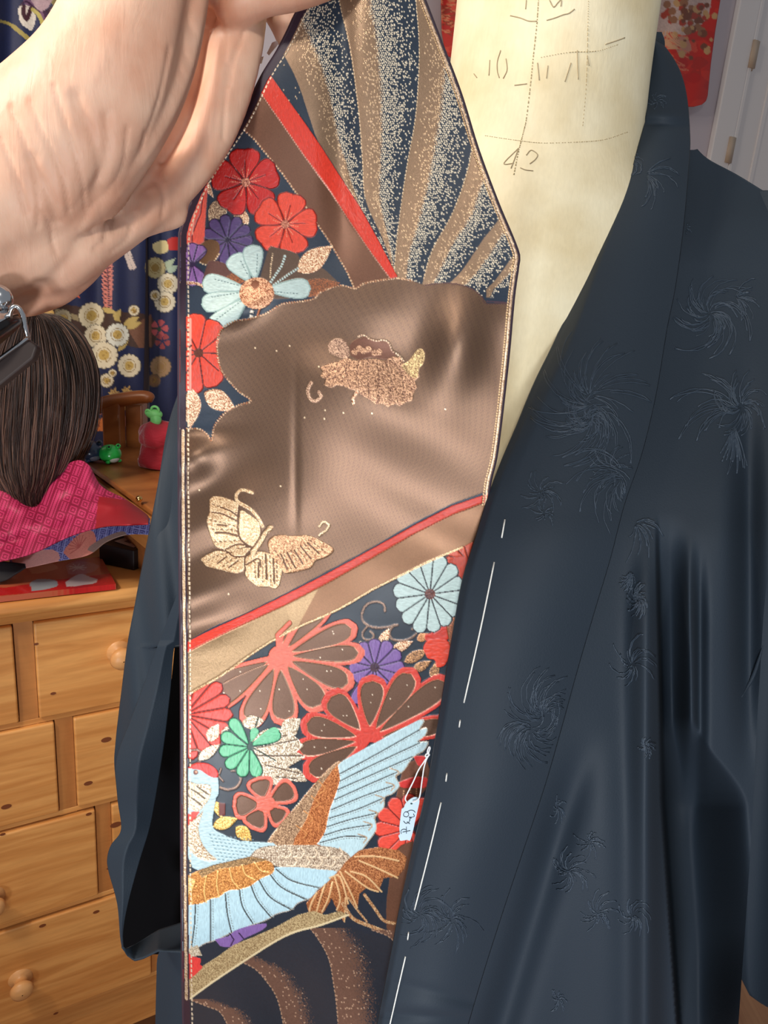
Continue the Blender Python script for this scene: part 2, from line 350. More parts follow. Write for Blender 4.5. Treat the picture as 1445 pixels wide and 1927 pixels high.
def Yright(x, y):
    b = YP(np.clip(y, 0, 2000))+.012+.00003*(x-1250)*ss(200, 500, y)
    b = b+.03*(1-ss(280, 500, y))-.0*x
    s = ss(960, 1300, y)
    v1 = 1268+.02*(y-1300)+.06*np.maximum(y-1500, 0)
    x0 = 1238+.02*(y-1300)+.05*np.maximum(y-1500, 0); k2 = ss(1350, 1520, y)*(1-.4*ss(1750, 1990, y)); wd_ = 62+95*k2
    b = b+(.075*s+.065*k2)*ss(x0, x0+9, x)*(1-ss(.25, 1, (x-x0-9)/wd_))
    b = b-.022*ss(980, 1250, y)*gs(x, y, 1216, y, 26, 1e6)
    b = b-.014*ss(1000, 1200, y)*(1-ss(1330, 1600, y))*gs(x, y, 1294, y, 12, 1e6)+.010*ss(1000, 1200, y)*(1-ss(1330, 1600, y))*gs(x, y, 1316, y, 12, 1e6)
    b = b+.020*ss(640, 1000, y)*(1-ss(1200, 1500, y))*gs(x, y, 1408, y, 26, 1e6)
    b = b+.014*gs(x, y, 1040-(y-1600)*.30, y, 34, 1e6)*ss(1350, 1600, y)-.010*gs(x, y, 1150, y, 60, 1e6)*ss(1300, 1600, y)
    b = b+.006*np.sin((x+.35*y)/75)*ss(300, 700, y)*(1-ss(1000, 1300, y))
    b = b+.003*np.sin((x*.6-y)/120)
    return b
def Ysash(x, y):
    b = .4375+.006*ss(300, 1000, y)-.010*(1-ss(-60, 500, y))
    b = b+.0008*(np.sin((x+.5*y)/58)+np.sin((x*.3-y)/37+1)+np.sin((x*.9+y*.8)/83+2))*ss(520, 700, y)*(1-ss(1000, 1250, y))+.0004*np.sin((x-1.4*y)/41+1)*ss(500, 640, y)*(1-ss(1050, 1250, y))
    b = b-.0045*gs(x, y, 860, 655, 50, 100, .25)+.0022*gs(x, y, 780, 640, 60, 60)-.0030*gs(x, y, 440, 590, 60, 26, -.4)-.0022*gs(x, y, 370, 860, 34, 42)
    b = b+.0017*np.cos(y/21.0+x/60)*(1-ss(345, 520, x))*ss(780, 850, y)*(1-ss(1150, 1250, y))+.0004*gs(x, y, 556, 900, 8, 160)
    b = b+.004*np.sin(x/120+y/260)*(1-ss(200, 560, y))+.003*gs(x, y, 640, y, 30, 1e6)*(1-ss(300, 540, y))
    b = b-.006*gs(x, y, 500, 1450, 200, 300)
    t = ss(1700, 1990, y+.25*(x-345)-40); b = b+.040*t+.006*np.sin((x-.5*y)/36)*t
    return b
m_crepe = mat('black_crepe_silk', (37, 47, 58), 0.66, spec=0.28, bump=('noise', 900, 0.25, 0.0006, (1, 1, 1)))
m_weave = mat('figured_silk', (54, 66, 80), 0.5, spec=0.45)
m_crepe_in = mat('shaded_lining', (7, 7, 10), 1.0, spec=.1)  # black crepe, darkened to hold the deep shade inside sleeve and collar
NX0 = .095
haori = empty('haori_coat', P(1100, 1300, .46), 'black haori coat with woven chrysanthemums and wide collar, worn by the linen dress form', 'coat')
def figured(mb, mums, Yf, r=.0003, off=.00028, clipf=None):
    for (cx, cy, R, n, sw, a0, a1, fl) in mums:
        for i in range(n):
            a = math.radians(a0+(a1-a0)*i/max(1, n-1)+rng.uniform(-9, 9)); L = R*rng.uniform(.35, 1.1); t = np.linspace(rng.uniform(.05, .35), 1, 13); sg = sw*rng.uniform(.5, 1.3)
            for k in ((-1, 1) if rng.random() < .6 else (1,)):
                th = a+sg*t**1.5+k*.045*np.sin(math.pi*t); q = L*t+1.2*np.sin(t*rng.uniform(18, 30)+i); x = cx+q*np.cos(th)*fl+rng.uniform(-1.5, 1.5); y = cy+q*np.sin(th)
                if clipf is not None:
                    ok = clipf(x, y)
                    if ok.sum() < 3: continue
                    x, y = x[ok], y[ok]
                e = off+.00018*np.sin(np.arange(len(x))*1.7+i); mb.tube(P(x, y, Yf(x, y)-e), r*rng.uniform(.7, 1.1), 4, 1)
def inside(l, r, m=4): return lambda x, y: (x > l(y)+m) & (x < r(y)-m)
ys = np.linspace(60, 1985, 330); X, Y_ = pxgrid(ys, colI, colO, 60)
mb = MB(); mb.grid(P(X, Y_, Ycol(X, Y_)))
X2 = np.stack([colO(ys), colO(ys)+1.5, colO(ys)-3, colO(ys)-24], 1); Y2 = np.repeat(ys[:, None], 4, 1)           # folded outer edge
mb.grid(P(X2, Y2, Ycol(np.minimum(X2, colO(Y2)), Y2)+np.array([0, .003, .006, .007])))
X2 = np.stack([colI(ys), colI(ys)-1.5, colI(ys)+4, colI(ys)+30], 1)
mb.grid(P(X2, Y2, Ycol(np.maximum(X2, colI(Y2)), Y2)+np.array([0, .003, .006, .008])), flip=True)
cin = inside(colI, colO)
figured(mb, [(1115, 760, 130, 34, .9, 20, 200, 1), (1110, 745, 115, 20, .5, 200, 370, 1), (1112, 790, 60, 30, 1.6, 0, 360, 1), (1175, 900, 110, 26, -.9, 90, 250, 1), (1150, 880, 60, 14, .6, 0, 360, 1),
             (1020, 925, 42, 16, .8, 0, 360, 1.2), (1025, 965, 26, 12, .5, 0, 360, 1), (1025, 1345, 85, 34, 1.3, 120, 330, 1), (1000, 1370, 75, 30, -1.2, 0, 240, 1), (1190, 305, 28, 16, 2, 0, 360, 1), (1215, 330, 60, 16, .6, -60, 70, 1), (1235, 190, 20, 12, 1, 0, 360, 1),
             (790, 1720, 65, 26, 1.4, 0, 360, 1), (850, 1730, 60, 22, .7, 0, 360, 1)], Ycol, clipf=cin)
mb.build('collar', [m_crepe, m_weave], haori)
# the part of the collar that runs behind the neck, and its inner face with shade put into the colour
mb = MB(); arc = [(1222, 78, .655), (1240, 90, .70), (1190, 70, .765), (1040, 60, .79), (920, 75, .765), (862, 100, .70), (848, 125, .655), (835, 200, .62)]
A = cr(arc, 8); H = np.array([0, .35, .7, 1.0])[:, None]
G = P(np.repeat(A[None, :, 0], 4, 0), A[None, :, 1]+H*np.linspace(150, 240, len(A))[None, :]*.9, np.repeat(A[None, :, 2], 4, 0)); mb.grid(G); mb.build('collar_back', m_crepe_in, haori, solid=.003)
# right front with shoulder
frL = lambda y: colO(np.asarray(y, float))-22
frR = scr([(270, 1300), (300, 1330), (330, 1385), (370, 1450), (420, 1530), (560, 1560), (900, 1520), (1060, 1450), (1300, 1428), (1600, 1412), (1990, 1385)])
ys = np.concatenate([np.linspace(282, 420, 60), np.linspace(424, 1985, 400)]); X, Y_ = pxgrid(ys, frL, frR, 190)
mb = MB(); mb.grid(P(X, Y_, Yright(X, Y_)))
figured(mb, [(1335, 590, 85, 40, 1.3, 0, 360, 1), (1385, 560, 50, 16, .5, -80, 60, 1), (1395, 765, 70, 34, 1.0, 0, 360, .8), (1390, 770, 125, 12, -.6, 170, 260, 1), (1380, 800, 90, 20, .3, 50, 120, .6),
             (1195, 985, 70, 14, .5, -20, 90, .8), (1200, 1130, 34, 40, 1.2, 0, 360, .6), (1185, 1075, 40, 24, .7, 30, 120, .6), (1190, 1250, 60, 16, .8, 0, 360, .7), (1215, 1405, 22, 20, 1, 0, 360, .8),
             (1050, 1520, 30, 12, .7, 0, 360, .5), (1110, 1585, 40, 14, .6, 0, 360, 1), (1070, 1640, 50, 18, .9, 0, 360, 1), (1125, 1720, 45, 18, .8, 0, 360, 1), (1190, 1725, 50, 16, 1.2, 0, 360, .7), (1050, 1880, 30, 12, .7, 0, 360, .7), (1290, 430, 14, 8, .7, 0, 360, 1)],
        Yright, r=.0004, clipf=inside(lambda y: colO(y)+3, frR))
def creases(mb, lst, Yf, r=.0012):
    for c in lst:
        c = cr(c, 6); mb.tube(P(c[:, 0], c[:, 1], Yf(c[:, 0], c[:, 1])-.0002), r*np.sin(np.linspace(.05, math.pi-.05, len(c)))+.0002, 6, 0)
creases(mb, [[(1395, 1312), (1418, 1270), (1436, 1215)]], Yright)
mb.build('front_panel', [m_crepe, m_weave], haori)
# right sleeve hanging outside the panel
slL = scr([(330, 1400), (420, 1440), (700, 1460), (1000, 1440), (1150, 1425), (1400, 1404), (1700, 1402), (1848, 1404), (1880, 1420), (1915, 1480)])
slR = lambda y: np.full_like(np.asarray(y, float), 1640.0)
ys = np.linspace(360, 1912, 200); X, Y_ = pxgrid(ys, slL, slR, 40)
Ysl = lambda x, y: YP(y)+.045+.03*ss(900, 1150, y)-.03*np.sin(math.pi*np.clip((x-1400)/240, 0, 1))+.006*np.sin(x/22+y/300)*ss(600, 1000, y)
Gf = P(X, Y_, Ysl(X, Y_)); Gb = Gf+np.array([0, .10, 0])+np.linspace(.02, 0, Gf.shape[0])[:, None, None]*np.array([0, 0, -1.0]); mb = MB(); mb.grid(np.concatenate([Gf, Gb[:, ::-1]], 1), close=True)
cap = np.stack([Gf[0]*(1-k)+Gb[0]*k+np.array([0, 0, .012*math.sin(math.pi*k)]) for k in np.linspace(0, 1, 7)]); mb.grid(cap); mb.build('sleeve', m_crepe, haori)
# shoulder and back of the coat, closing it behind the form
yb = np.linspace(282, 420, 24); ed = P(frR(yb), yb, Yright(frR(yb), yb)); mir = ed[::-1].copy(); mir[:, 0] = 2*NX0-mir[:, 0]
nk = np.linspace(mir[-1], ed[0], 14)[1:-1]; nk[:, 1] = .735; nk[:, 2] = min(ed[0][2], 1.52)
rowf = np.concatenate([mir, nk, ed]); rowf = rowf[np.argsort(rowf[:, 0])]; rows_ = [rowf]
yt = np.maximum(rowf[:, 1], .62)
for dy, dz in ((.04, .003), (.09, -.004), (.13, -.022)): r_ = rowf.copy(); r_[:, 1] = np.minimum(yt+dy, .80); r_[:, 2] += dz; rows_.append(r_)
last = rows_[-1]
for k in np.linspace(.08, 1, 24): r_ = last.copy(); r_[:, 2] = last[:, 2]*(1-k)+.90*k; r_[:, 1] = last[:, 1]*(1-min(1, k*3))+.80*min(1, k*3)+.008*np.sin(r_[:, 0]*40)*k; rows_.append(r_)
mb = MB(); mb.grid(np.array(rows_)); mb.build('back_panel', m_crepe, haori, solid=.0015)
# left front behind the brocade
lfL = scr([(560, 420), (700, 352), (760, 332), (800, 322), (900, 303), (1050, 290), (1120, 320), (1180, 346), (1430, 350), (1500, 350), (1740, 345), (1775, 320), (1795, 298), (1850, 294), (1990, 291)])
lfR = lambda y: np.full_like(np.asarray(y, float), 905.0)
Ylf = lambda x, y: YP(y)+.085-.00012*(x-320)*0+.05*(1-ss(300, 460, x))+.006*np.sin(x/16+y/200)*(1-ss(340, 420, x))
ys = np.linspace(560, 1985, 200); X, Y_ = pxgrid(ys, lfL, lfR, 90)
mb = MB(); mb.grid(P(X, Y_, Ylf(X, Y_))); mb.build('front_panel', m_crepe, haori)
# left sleeve: outer fall, turned-back flap, opening between them, its shade put into the colour
oL = scr([(700, 345), (735, 338), (800, 318), (900, 300), (1000, 282), (1100, 262), (1200, 243), (1300, 230), (1400, 218), (1440, 216), (1500, 222)])
oR = scr([(700, 420), (1000, 400), (1203, 385), (1212, 326), (1300, 316), (1400, 300), (1500, 280)])
Yo = lambda x, y: YP(y)+.12+.02*((x-oL(y))/90-1)**2+.004*np.sin((x-.1*y)/11)
ys = np.linspace(702, 1500, 120); X, Y_ = pxgrid(ys, oL, oR, 40)
mb = MB(); mb.grid(P(X, Y_, Yo(X, Y_)+.02*ss(1380, 1500, Y_)))
gL = scr([(1100, 340), (1130, 330), (1160, 318), (1220, 296), (1300, 268), (1360, 245), (1430, 220), (1500, 222), (1560, 229), (1590, 210), (1615, 203), (1640, 206), (1700, 222), (1760, 227), (1780, 230)])
gR = scr([(1100, 352), (1160, 352), (1212, 350), (1214, 328), (1300, 320), (1400, 308), (1500, 292), (1560, 280), (1620, 262), (1700, 240), (1750, 231), (1780, 231.5)])
Yg = lambda x, y: YP(y)+.085+.012*np.abs((x-(gL(y)+gR(y))/2)/40)+.006*np.sin(y/45+x/60)-.01*ss(1500, 1620, y)
ys = np.concatenate([np.linspace(1102, 1206, 30), np.linspace(1214, 1780, 150)]); X, Y_ = pxgrid(ys, gL, gR, 40)
mb.grid(P(X, Y_, Yg(X, Y_)))
xs = np.linspace(229, 362, 50)[None, :]; tq = interp([(229, 1774), (236, 1786), (270, 1768), (300, 1750), (345, 1736), (362, 1734)]); bq = interp([(229, 1782), (240, 1800), (254, 1808), (270, 1803), (298, 1789), (345, 1792), (362, 1795)])
v = np.linspace(0, 1, 14)[:, None]; Xh = xs+0*v; Yh = tq(Xh)*(1-v)+bq(Xh)*v; mb.grid(P(Xh, Yh, YP(Yh)+.085+.05*(1-v)*ss(229, 300, Xh)))
mb.build('sleeve', m_crepe, haori, solid=.0016)
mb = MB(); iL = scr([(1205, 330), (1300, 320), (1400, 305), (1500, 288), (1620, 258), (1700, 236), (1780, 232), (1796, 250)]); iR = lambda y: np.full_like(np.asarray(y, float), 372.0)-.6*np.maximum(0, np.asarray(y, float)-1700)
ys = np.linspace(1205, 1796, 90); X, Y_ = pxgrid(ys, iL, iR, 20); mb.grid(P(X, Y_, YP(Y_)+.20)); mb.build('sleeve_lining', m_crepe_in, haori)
# basting threads
m_white = mat('white_cotton_thread', (232, 232, 226), 0.6)
for seg in [[(950, 978), (944, 1012)], [(930, 1058), (905, 1180), (873, 1322)], [(866, 1355), (864, 1368)], [(841, 1455), (839, 1470)], [(830, 1510), (806, 1610), (780, 1712)], [(769, 1754), (767, 1768)], [(763, 1800), (748, 1865), (731, 1940)]]:
    c = cr(seg, 8) if len(seg) > 2 else np.linspace(seg[0], seg[1], 5); mb = MB()
    off = np.full(len(c), .0011); off[0] = off[-1] = .0
    mb.tube(P(c[:, 0], c[:, 1], Ycol(c[:, 0], c[:, 1])-off), .0005, 6); mb.build('basting_stitch', m_white, haori)
# ---------------------------------------------------------------- dress form
def form_node(m, nt, b, tc):
    N, L = nt.nodes, nt.links
    wv = N.new('ShaderNodeTexNoise'); wv.inputs['Scale'].default_value = 500; wv.inputs['Detail'].default_value = 2; mq = N.new('ShaderNodeMapping'); mq.inputs['Rotation'].default_value = (0, .6, 0); mq.inputs['Scale'].default_value = (1, 1, .3); L.new(tc.outputs['Object'], mq.inputs[0]); L.new(mq.outputs[0], wv.inputs['Vector'])
    n = N.new('ShaderNodeTexNoise'); n.inputs['Scale'].default_value = 22; n.inputs['Detail'].default_value = 8; L.new(tc.outputs['Object'], n.inputs['Vector'])
    r = N.new('ShaderNodeValToRGB'); L.new(n.outputs['Fac'], r.inputs[0]); r.color_ramp.elements[0].position = .3; r.color_ramp.elements[0].color = (*lin((214, 198, 160)), 1); r.color_ramp.elements[1].position = .65; r.color_ramp.elements[1].color = (*lin((232, 222, 192)), 1)
    x = N.new('ShaderNodeMix'); x.data_type = 'RGBA'; x.blend_type = 'MULTIPLY'; x.inputs[0].default_value = 1
    mr = N.new('ShaderNodeMapRange'); mr.inputs[3].default_value = .90; mr.inputs[4].default_value = 1.03; L.new(wv.outputs['Fac'], mr.inputs[0]); L.new(r.outputs[0], x.inputs[6]); L.new(mr.outputs[0], x.inputs[7]); L.new(x.outputs[2], b.inputs['Base Color'])
    bp = N.new('ShaderNodeBump'); bp.inputs['Strength'].default_value = .25; bp.inputs['Distance'].default_value = .0006; L.new(wv.outputs['Fac'], bp.inputs['Height']); L.new(bp.outputs[0], b.inputs['Normal'])
m_linen = mat('cream_linen', (228, 216, 182), 0.9, node=form_node)
m_ink = mat('faded_ink', (168, 152, 122), 0.9)
form = empty('dress_form', (0.085, .645, .75), 'cream linen dress form with faded pencil numbers on its neck, under the black coat', 'dress form')
NX = .095
secs = [(1.76, .073, .064, .632), (1.70, .073, .065, .630), (1.62, .0735, .067, .627), (1.575, .076, .070, .626), (1.555, .080, .073, .626), (1.54, .088, .078, .626), (1.515, .108, .086, .628), (1.49, .135, .094, .63), (1.46, .165, .102, .63), (1.42, .182, .110, .63),
        (1.35, .186, .118, .628), (1.28, .186, .126, .625), (1.20, .182, .122, .63), (1.10, .170, .108, .64), (1.0, .165, .100, .645), (.9, .18, .11, .645), (.78, .19, .12, .645), (.75, .18, .115, .645)]
SC = cr(np.array(secs), 5); th = np.linspace(0, 2*math.pi, 96, endpoint=False)
G = np.stack([NX+SC[:, 1, None]*np.cos(th), SC[:, 3, None]+SC[:, 2, None]*np.sin(th), SC[:, 0, None]+0*th], -1)
mb = MB(); mb.grid(G, close=True); mb.f.append(tuple(range(96))); mb.m.append(0); torso = mb.build('linen_torso', m_linen, form)
def onform(px, py, off=.0004):
    px = np.asarray(px, float); py = np.asarray(py, float); Yv = np.full(px.shape, .56)
    for _ in range(25):
        q = P(px, py, Yv); z = q[..., 2]; a = SC[::-1]
        rx = np.interp(z, a[:, 0], a[:, 1]); ry = np.interp(z, a[:, 0], a[:, 2]); cy = np.interp(z, a[:, 0], a[:, 3])
        Yn = cy-ry*np.sqrt(np.clip(1-((q[..., 0]-NX)/rx)**2, .02, 1)); Yv = .5*Yv+.5*Yn
    return P(px, py, Yv-off)
def zz(pts): return [(860+.263*x, .263*y) for x, y in pts]
mb = MB()
ink = [[(495, 0), (490, 65)], [(660, 0), (690, 50), (720, 20), (745, 0), (742, 45)], [(380, 112), (450, 128), (510, 150), (570, 152)], [(640, 145), (700, 128), (760, 105), (800, 95), (840, 65)], [(120, 528), (142, 556)], [(234, 430), (228, 540)],
       [(312, 360), (288, 440), (288, 510), (302, 558)], [(350, 420), (357, 500), (330, 562)], [(575, 450), (588, 575)], [(650, 470), (640, 560)], [(815, 450), (772, 585)], [(860, 360), (862, 460), (868, 568)], [(930, 400), (945, 470)],
       [(440, 1060), (385, 1205)], [(440, 1060), (335, 1168), (405, 1168)], [(495, 1110), (530, 1075), (575, 1105), (560, 1140), (520, 1172)], [(452, 1200), (490, 1215), (545, 1222)], [(410, 610), (500, 600)], [(1060, 318), (1130, 295), (1200, 270)]]
for s_ in ink:
    c = np.array(zz(s_)); c = cr(c, 6) if len(c) > 2 else np.linspace(c[0], c[1], 6); mb = MB(); mb.tube(onform(c[:, 0], c[:, 1], .0001), .0004, 4); mb.build('pencil_mark', m_ink, form)
m_seam = mat('seam_thread', (172, 154, 116), 0.9)
mb = MB()
for s_, n_ in (([(592, -40), (582, 0), (570, 170), (545, 400), (525, 600), (495, 850), (470, 960), (440, 1080), (405, 1250)], 70), ([(200, 970), (400, 1000), (600, 1022), (850, 1017), (1050, 1000), (1220, 945)], 60), ([(940, 0), (935, 200), (925, 600), (900, 900)], 60), ([(600, 410), (800, 375), (1000, 365), (1150, 320)], 30)):
    c = cr(zz(s_), 30); idx = np.linspace(0, len(c)-1, n_*2).astype(int)
    for i in range(0, len(idx)-1, 2):
        a, b = c[idx[i]], c[idx[i+1]]; q = np.linspace(a, b, 3); mb.tube(onform(q[:, 0], q[:, 1], .0002), .00035 if n_ > 60 else .00022, 4)
mb.build('seam_stitching', m_seam, form)
mb = MB(); mb.tube([(NX, .645, .05), (NX, .645, .78)], .018, 14); mb.build('stand_pole', mat('dark_stained_wood', (70, 44, 28), .5), form)
mb = MB()
for k in range(3):
    a = 2*math.pi*k/3+.5; mb.tube(cr([(NX, .645, .14), (NX+.12*math.cos(a), .645+.12*math.sin(a), .12), (NX+.24*math.cos(a), .645+.24*math.sin(a), .015)], 6), .013, 10)
mb.build('stand_feet', bpy.data.materials['dark_stained_wood'], form)
# ---------------------------------------------------------------- brocade panel: woven picture
shL = scr([(-70, 640), (-20, 600), (20, 563), (60, 543), (100, 522), (145, 494), (235, 449), (340, 380), (400, 353), (432, 342), (470, 339), (700, 338), (1000, 339), (1300, 342), (1600, 342), (1885, 345), (1990, 349)])
shR = scr([(-70, 770), (0, 797), (90, 832), (180, 866), (280, 897), (380, 934), (472, 972), (500, 973), (560, 965), (690, 953), (850, 934), (930, 918), (1100, 908), (1500, 880), (1990, 840)])
NAVY = (38, 50, 66); DK = (62, 42, 34)
GB = (150, 122, 98); GL = (226, 196, 158); CO = (168, 98, 60); CC = (255, 226, 190)
BR = (112, 76, 58); RED = (214, 66, 52); CORAL = (226, 112, 92); WH = (190, 210, 206); BW = (188, 214, 220); PU = (130, 98, 160)
C = Canvas(325, -75, 985, 1995, 1.6, NAVY, .0)
C.put((slice(0, C.H), slice(0, C.W)), np.ones((C.H, C.W), bool), NAVY, 0, 0, 'fine', None)
Xg, Yg_ = np.meshgrid(C.X, C.Y)
# fan rays with gold speckle
E = [scr([(-80, 430), (60, 505), (104, 534), (155, 560), (226, 584), (273, 602), (380, 660), (520, 744)]), scr([(-80, 628), (9, 640), (94, 659), (212, 675), (301, 682), (376, 688), (450, 720), (520, 745)]),
     scr([(-80, 779), (0, 783), (94, 789), (212, 783), (306, 767), (400, 753), (494, 743), (530, 745)]), scr([(-80, 925), (100, 915), (249, 892), (320, 880), (400, 852), (470, 814), (532, 795)]),
     scr([(-80, 1300), (300, 990), (400, 946), (452, 908), (508, 870), (540, 838)]), scr([(-80, 1500), (400, 1030), (470, 974), (522, 936), (545, 915)]), scr([(-80, 1700), (500, 1000), (570, 930)])]
zone = (Yg_ < 560)
ex = [f(C.Y)[:, None] for f in E]
cell = 3.9; tab2 = rng.random((2, 1024, 1024))*.5-.25
iu = np.floor(Xg/cell+.5*np.floor(Yg_/cell)).astype(int); iv = np.floor(Yg_/cell).astype(int)
rr = ((Xg/cell+.5*np.floor(Yg_/cell)) % 1-.5)+tab2[0][iv % 1024, iu % 1024]; vv = (Yg_/cell) % 1-.5+tab2[1][iv % 1024, iu % 1024]; tab = rng.random((1024, 1024)); hsh = tab[iv % 1024, iu % 1024]; dotm = (rr**2+vv**2) < .105
tw = (np.sin((Xg*.62+Yg_)*2.1)*.5+.5)
for i in range(len(E)-1):
    wdt = np.maximum(ex[i+1]-ex[i], 1.0); t = (Xg-ex[i])/wdt; k = zone & (t >= 0) & (t < 1)
    if i == 0: t = np.clip((t-.1)/.9, 0, 1); 
    edge = t+.10*(C.n2-.5)
    solid = k & (edge < (.40 if i else .44))
    dens = 1.15-np.clip((t-.36)/.60, 0, 1)**1.2
    dot = k & ~solid & dotm & (hsh < dens*1.02-.02)
    base = k & ~solid
    C.c[base] = lin(NAVY)*(.85+.3*C.n2[base])[:, None]
    C.c[solid] = lin(GB)*(.82+.36*C.n2[solid])[:, None]; C.m[solid] = .55; C.h[solid] = .05*C.n2[solid]
    nr = solid & (t > .08) & dotm & (hsh < np.clip((t-.02)*1.5, 0, .8)); C.c[nr] = lin((226, 190, 150)); C.m[nr] = .35; C.h[nr] = .25
    C.c[dot] = lin((255, 238, 208)); C.m[dot] = .0; C.h[dot] = .45
k = zone & (Xg < ex[0]) & dotm & (hsh < .03); C.c[k] = lin((220, 190, 150)); C.h[k] = .3
for f, a, b in ((E[1], -70, 376), (E[2], -70, 520), (E[3], 100, 532)):
    yy = np.arange(a, b, 8); C.line(np.stack([f(yy), yy], 1), 1.8, GL, .4, .3, dash=7)
# left of the rays: navy field, brown band and red cord
stripL = [(488, 172), (530, 232), (570, 290), (620, 358), (660, 420), (700, 478), (733, 523)]
C.poly([(480, 160), (500, 139), (505, 141)]+[(540, 185), (574, 235), (605, 275), (640, 330), (680, 392), (715, 456), (755, 540), (640, 560), (300, 560), (300, 200)], NAVY, 0, 0, 'fine')
C.poly([(470, 150)]+stripL+[(740, 560), (672, 560), (652, 510), (620, 455), (575, 388), (530, 325), (478, 262), (440, 228)], BR, .35, .12, 'fine')
C.line([(445, 232), (478, 262), (530, 325), (575, 388), (620, 455), (652, 510), (668, 545)], 3.2, GL, .4, .35, 'gold', CO, dash=6)
C.poly([(486, 168), (500, 139), (510, 143), (540, 185), (574, 232), (605, 277), (640, 332), (680, 394), (715, 458), (748, 521), (734, 524)]+stripL[-2::-1], (222, 60, 42), 0, .9, 'v')
C.line(stripL, 2.6, (200, 150, 130), .3, .3, dash=5)
def plum(cx, cy, R, rot, col, dark, cen=True):
    for i in range(5):
        a = rot+72*i
        for s_ in (-13, 13): C.petal(cx, cy, a+s_, R*.08, R, R*.30, dark, 0, .1, grow=1.8)
        for s_ in (-13, 13): C.petal(cx, cy, a+s_, R*.12, R, R*.30, col, 0, .9, 'h' if i % 2 else 'v')
        ca, sa = math.cos(math.radians(a)), math.sin(math.radians(a))
        C.line([(cx+R*.15*ca, cy+R*.15*sa), (cx+R*.62*ca, cy+R*.62*sa)], 1.8, dark, .1, .3)
        b = math.radians(a+36); C.line([(cx, cy), (cx+R*.78*math.cos(b), cy+R*.78*math.sin(b))], 2.0, dark, 0, .1)
        for s_ in (-14, 14):
            b = math.radians(a+s_); C.line([(cx+R*.1*math.cos(b), cy+R*.1*math.sin(b)), (cx+R*.42*math.cos(b), cy+R*.42*math.sin(b))], 1.6, (230, 150, 120), .3, .95, dash=4)
    if cen: C.disc(cx, cy, R*.13, (220, 150, 120), .4, .6, 'gold', dark)
def mum(cx, cy, R, n, a0, a1, col, dark=DK, cen=None, rc=.14, wd=None, lens=None, tex='h', hh=.9, sx=1, sy=1, clip=None):
    st = (a1-a0)/max(n-1, 1) if a1-a0 < 355 else 360/n; wd = wd or R*math.tan(math.radians(min(st, 60)/2))*.92
    for i in range(n):
        a = a0+st*i; L = R*(lens[i] if lens else 1)
        C.petal(cx, cy, a, 0, L, wd, dark, 0, .05, grow=1.7, sx=sx, sy=sy, clip=clip)
    for i in range(n):
        a = a0+st*i; L = R*(lens[i] if lens else 1)
        C.petal(cx, cy, a, R*rc*.6, L, wd*.96, col, 0, hh, tex, sx=sx, sy=sy, clip=clip)
    for i in range(n):
        a = a0+st*i; L = R*(lens[i] if lens else 1); b = math.radians(a+st/2); C.line([(cx, cy), (cx+sx*L*.90*math.cos(b), cy+sy*L*.90*math.sin(b))], 2.3, dark, 0, .1, clip=clip)
    if cen: C.disc(cx, cy, R*rc, cen, .2, .5, 'gold', dark)
# upper left bouquet
C.leaf(420, 375, 395, 425, 17, BR, .3, .3, 'gold', GL); C.leaf(455, 392, 452, 444, 15, CO, .35, .5, 'gold', CC); C.leaf(372, 325, 402, 372, 8, CO, .3, .4, 'gold', CC)
mum(428, 452, 48, 11, 0, 330, (84, 64, 112), (34, 26, 50), wd=11)
C.poly([(392, 338), (383, 470), (350, 482), (325, 486), (325, 430), (352, 385), (372, 345)], (226, 92, 76), 0, .8, 'v')
C.line([(385, 340), (378, 400), (362, 440), (360, 480)], 3, (150, 40, 36), 0, .2); C.line([(369, 365), (362, 440)], 3, (238, 150, 130), 0, .9)
C.poly([(370, 468), (388, 452), (410, 455), (412, 478), (398, 496), (378, 494), (364, 480)], (110, 78, 52), .3, .4, 'fine', smooth=4); C.line([(366, 482), (380, 496), (398, 497), (412, 478)], 2.6, GL, .4, .5, smooth=5, dash=5)
mum(362, 498, 40, 9, 60, 300, (142, 102, 164), (52, 34, 70), wd=12, tex='v')
C.poly([(392, 492), (430, 500), (450, 540), (400, 545), (380, 528)], (98, 66, 60), .3, .15, 'fine', smooth=4)
C.line([(340, 532), (372, 534), (395, 548)], 5, CO, .4, .4, 'gold', CC, smooth=5)
plum(462, 343, 64, -92, (196, 36, 32), (92, 14, 18)); plum(537, 422, 60, -75, (232, 76, 54), (120, 24, 22))
C.poly([(505, 468), (520, 466), (560, 478), (566, 500), (600, 500), (640, 540), (600, 552), (560, 560), (500, 560), (490, 520)], (92, 72, 60), .35, .2, 'fine', smooth=3)
C.leaf(560, 512, 626, 462, 20, CO, .4, .5, 'gold', CC); C.leaf(556, 548, 640, 532, 17, BR, .3, .3, 'gold', CO); C.leaf(420, 530, 470, 520, 12, BR, .3, .3, 'gold', CO)
C.line([(506, 536), (530, 500), (536, 482)], 4.5, WH, 0, .6, dash=5); C.line([(510, 540), (545, 515), (562, 504)], 4, WH, 0, .6, dash=5); C.line([(508, 522), (510, 498), (513, 478)], 2.5, GL, .3, .6, dash=4)
for a, L, wd in ((-124, 78, 21), (-94, 84, 20), (-2, 102, 20), (188, 100, 20), (164, 104, 19), (136, 118, 24)):
    C.petal(481, 546, a, 22, L, wd, (150, 176, 172), 0, .4, grow=1.8); C.petal(481, 546, a, 24, L, wd, WH, 0, .95, 'h')
    ca, sa = math.cos(math.radians(a+7)), math.sin(math.radians(a+7)); C.line([(481+34*ca, 546+34*sa), (481+.8*L*ca, 546+.8*L*sa)], 1.6, (86, 110, 112), 0, .3, dash=6)
C.line([(476, 575), (472, 600)], 7, (226, 214, 196), .2, .5, dash=9); C.line([(490, 576), (484, 596)], 4, CO, .3, .5)
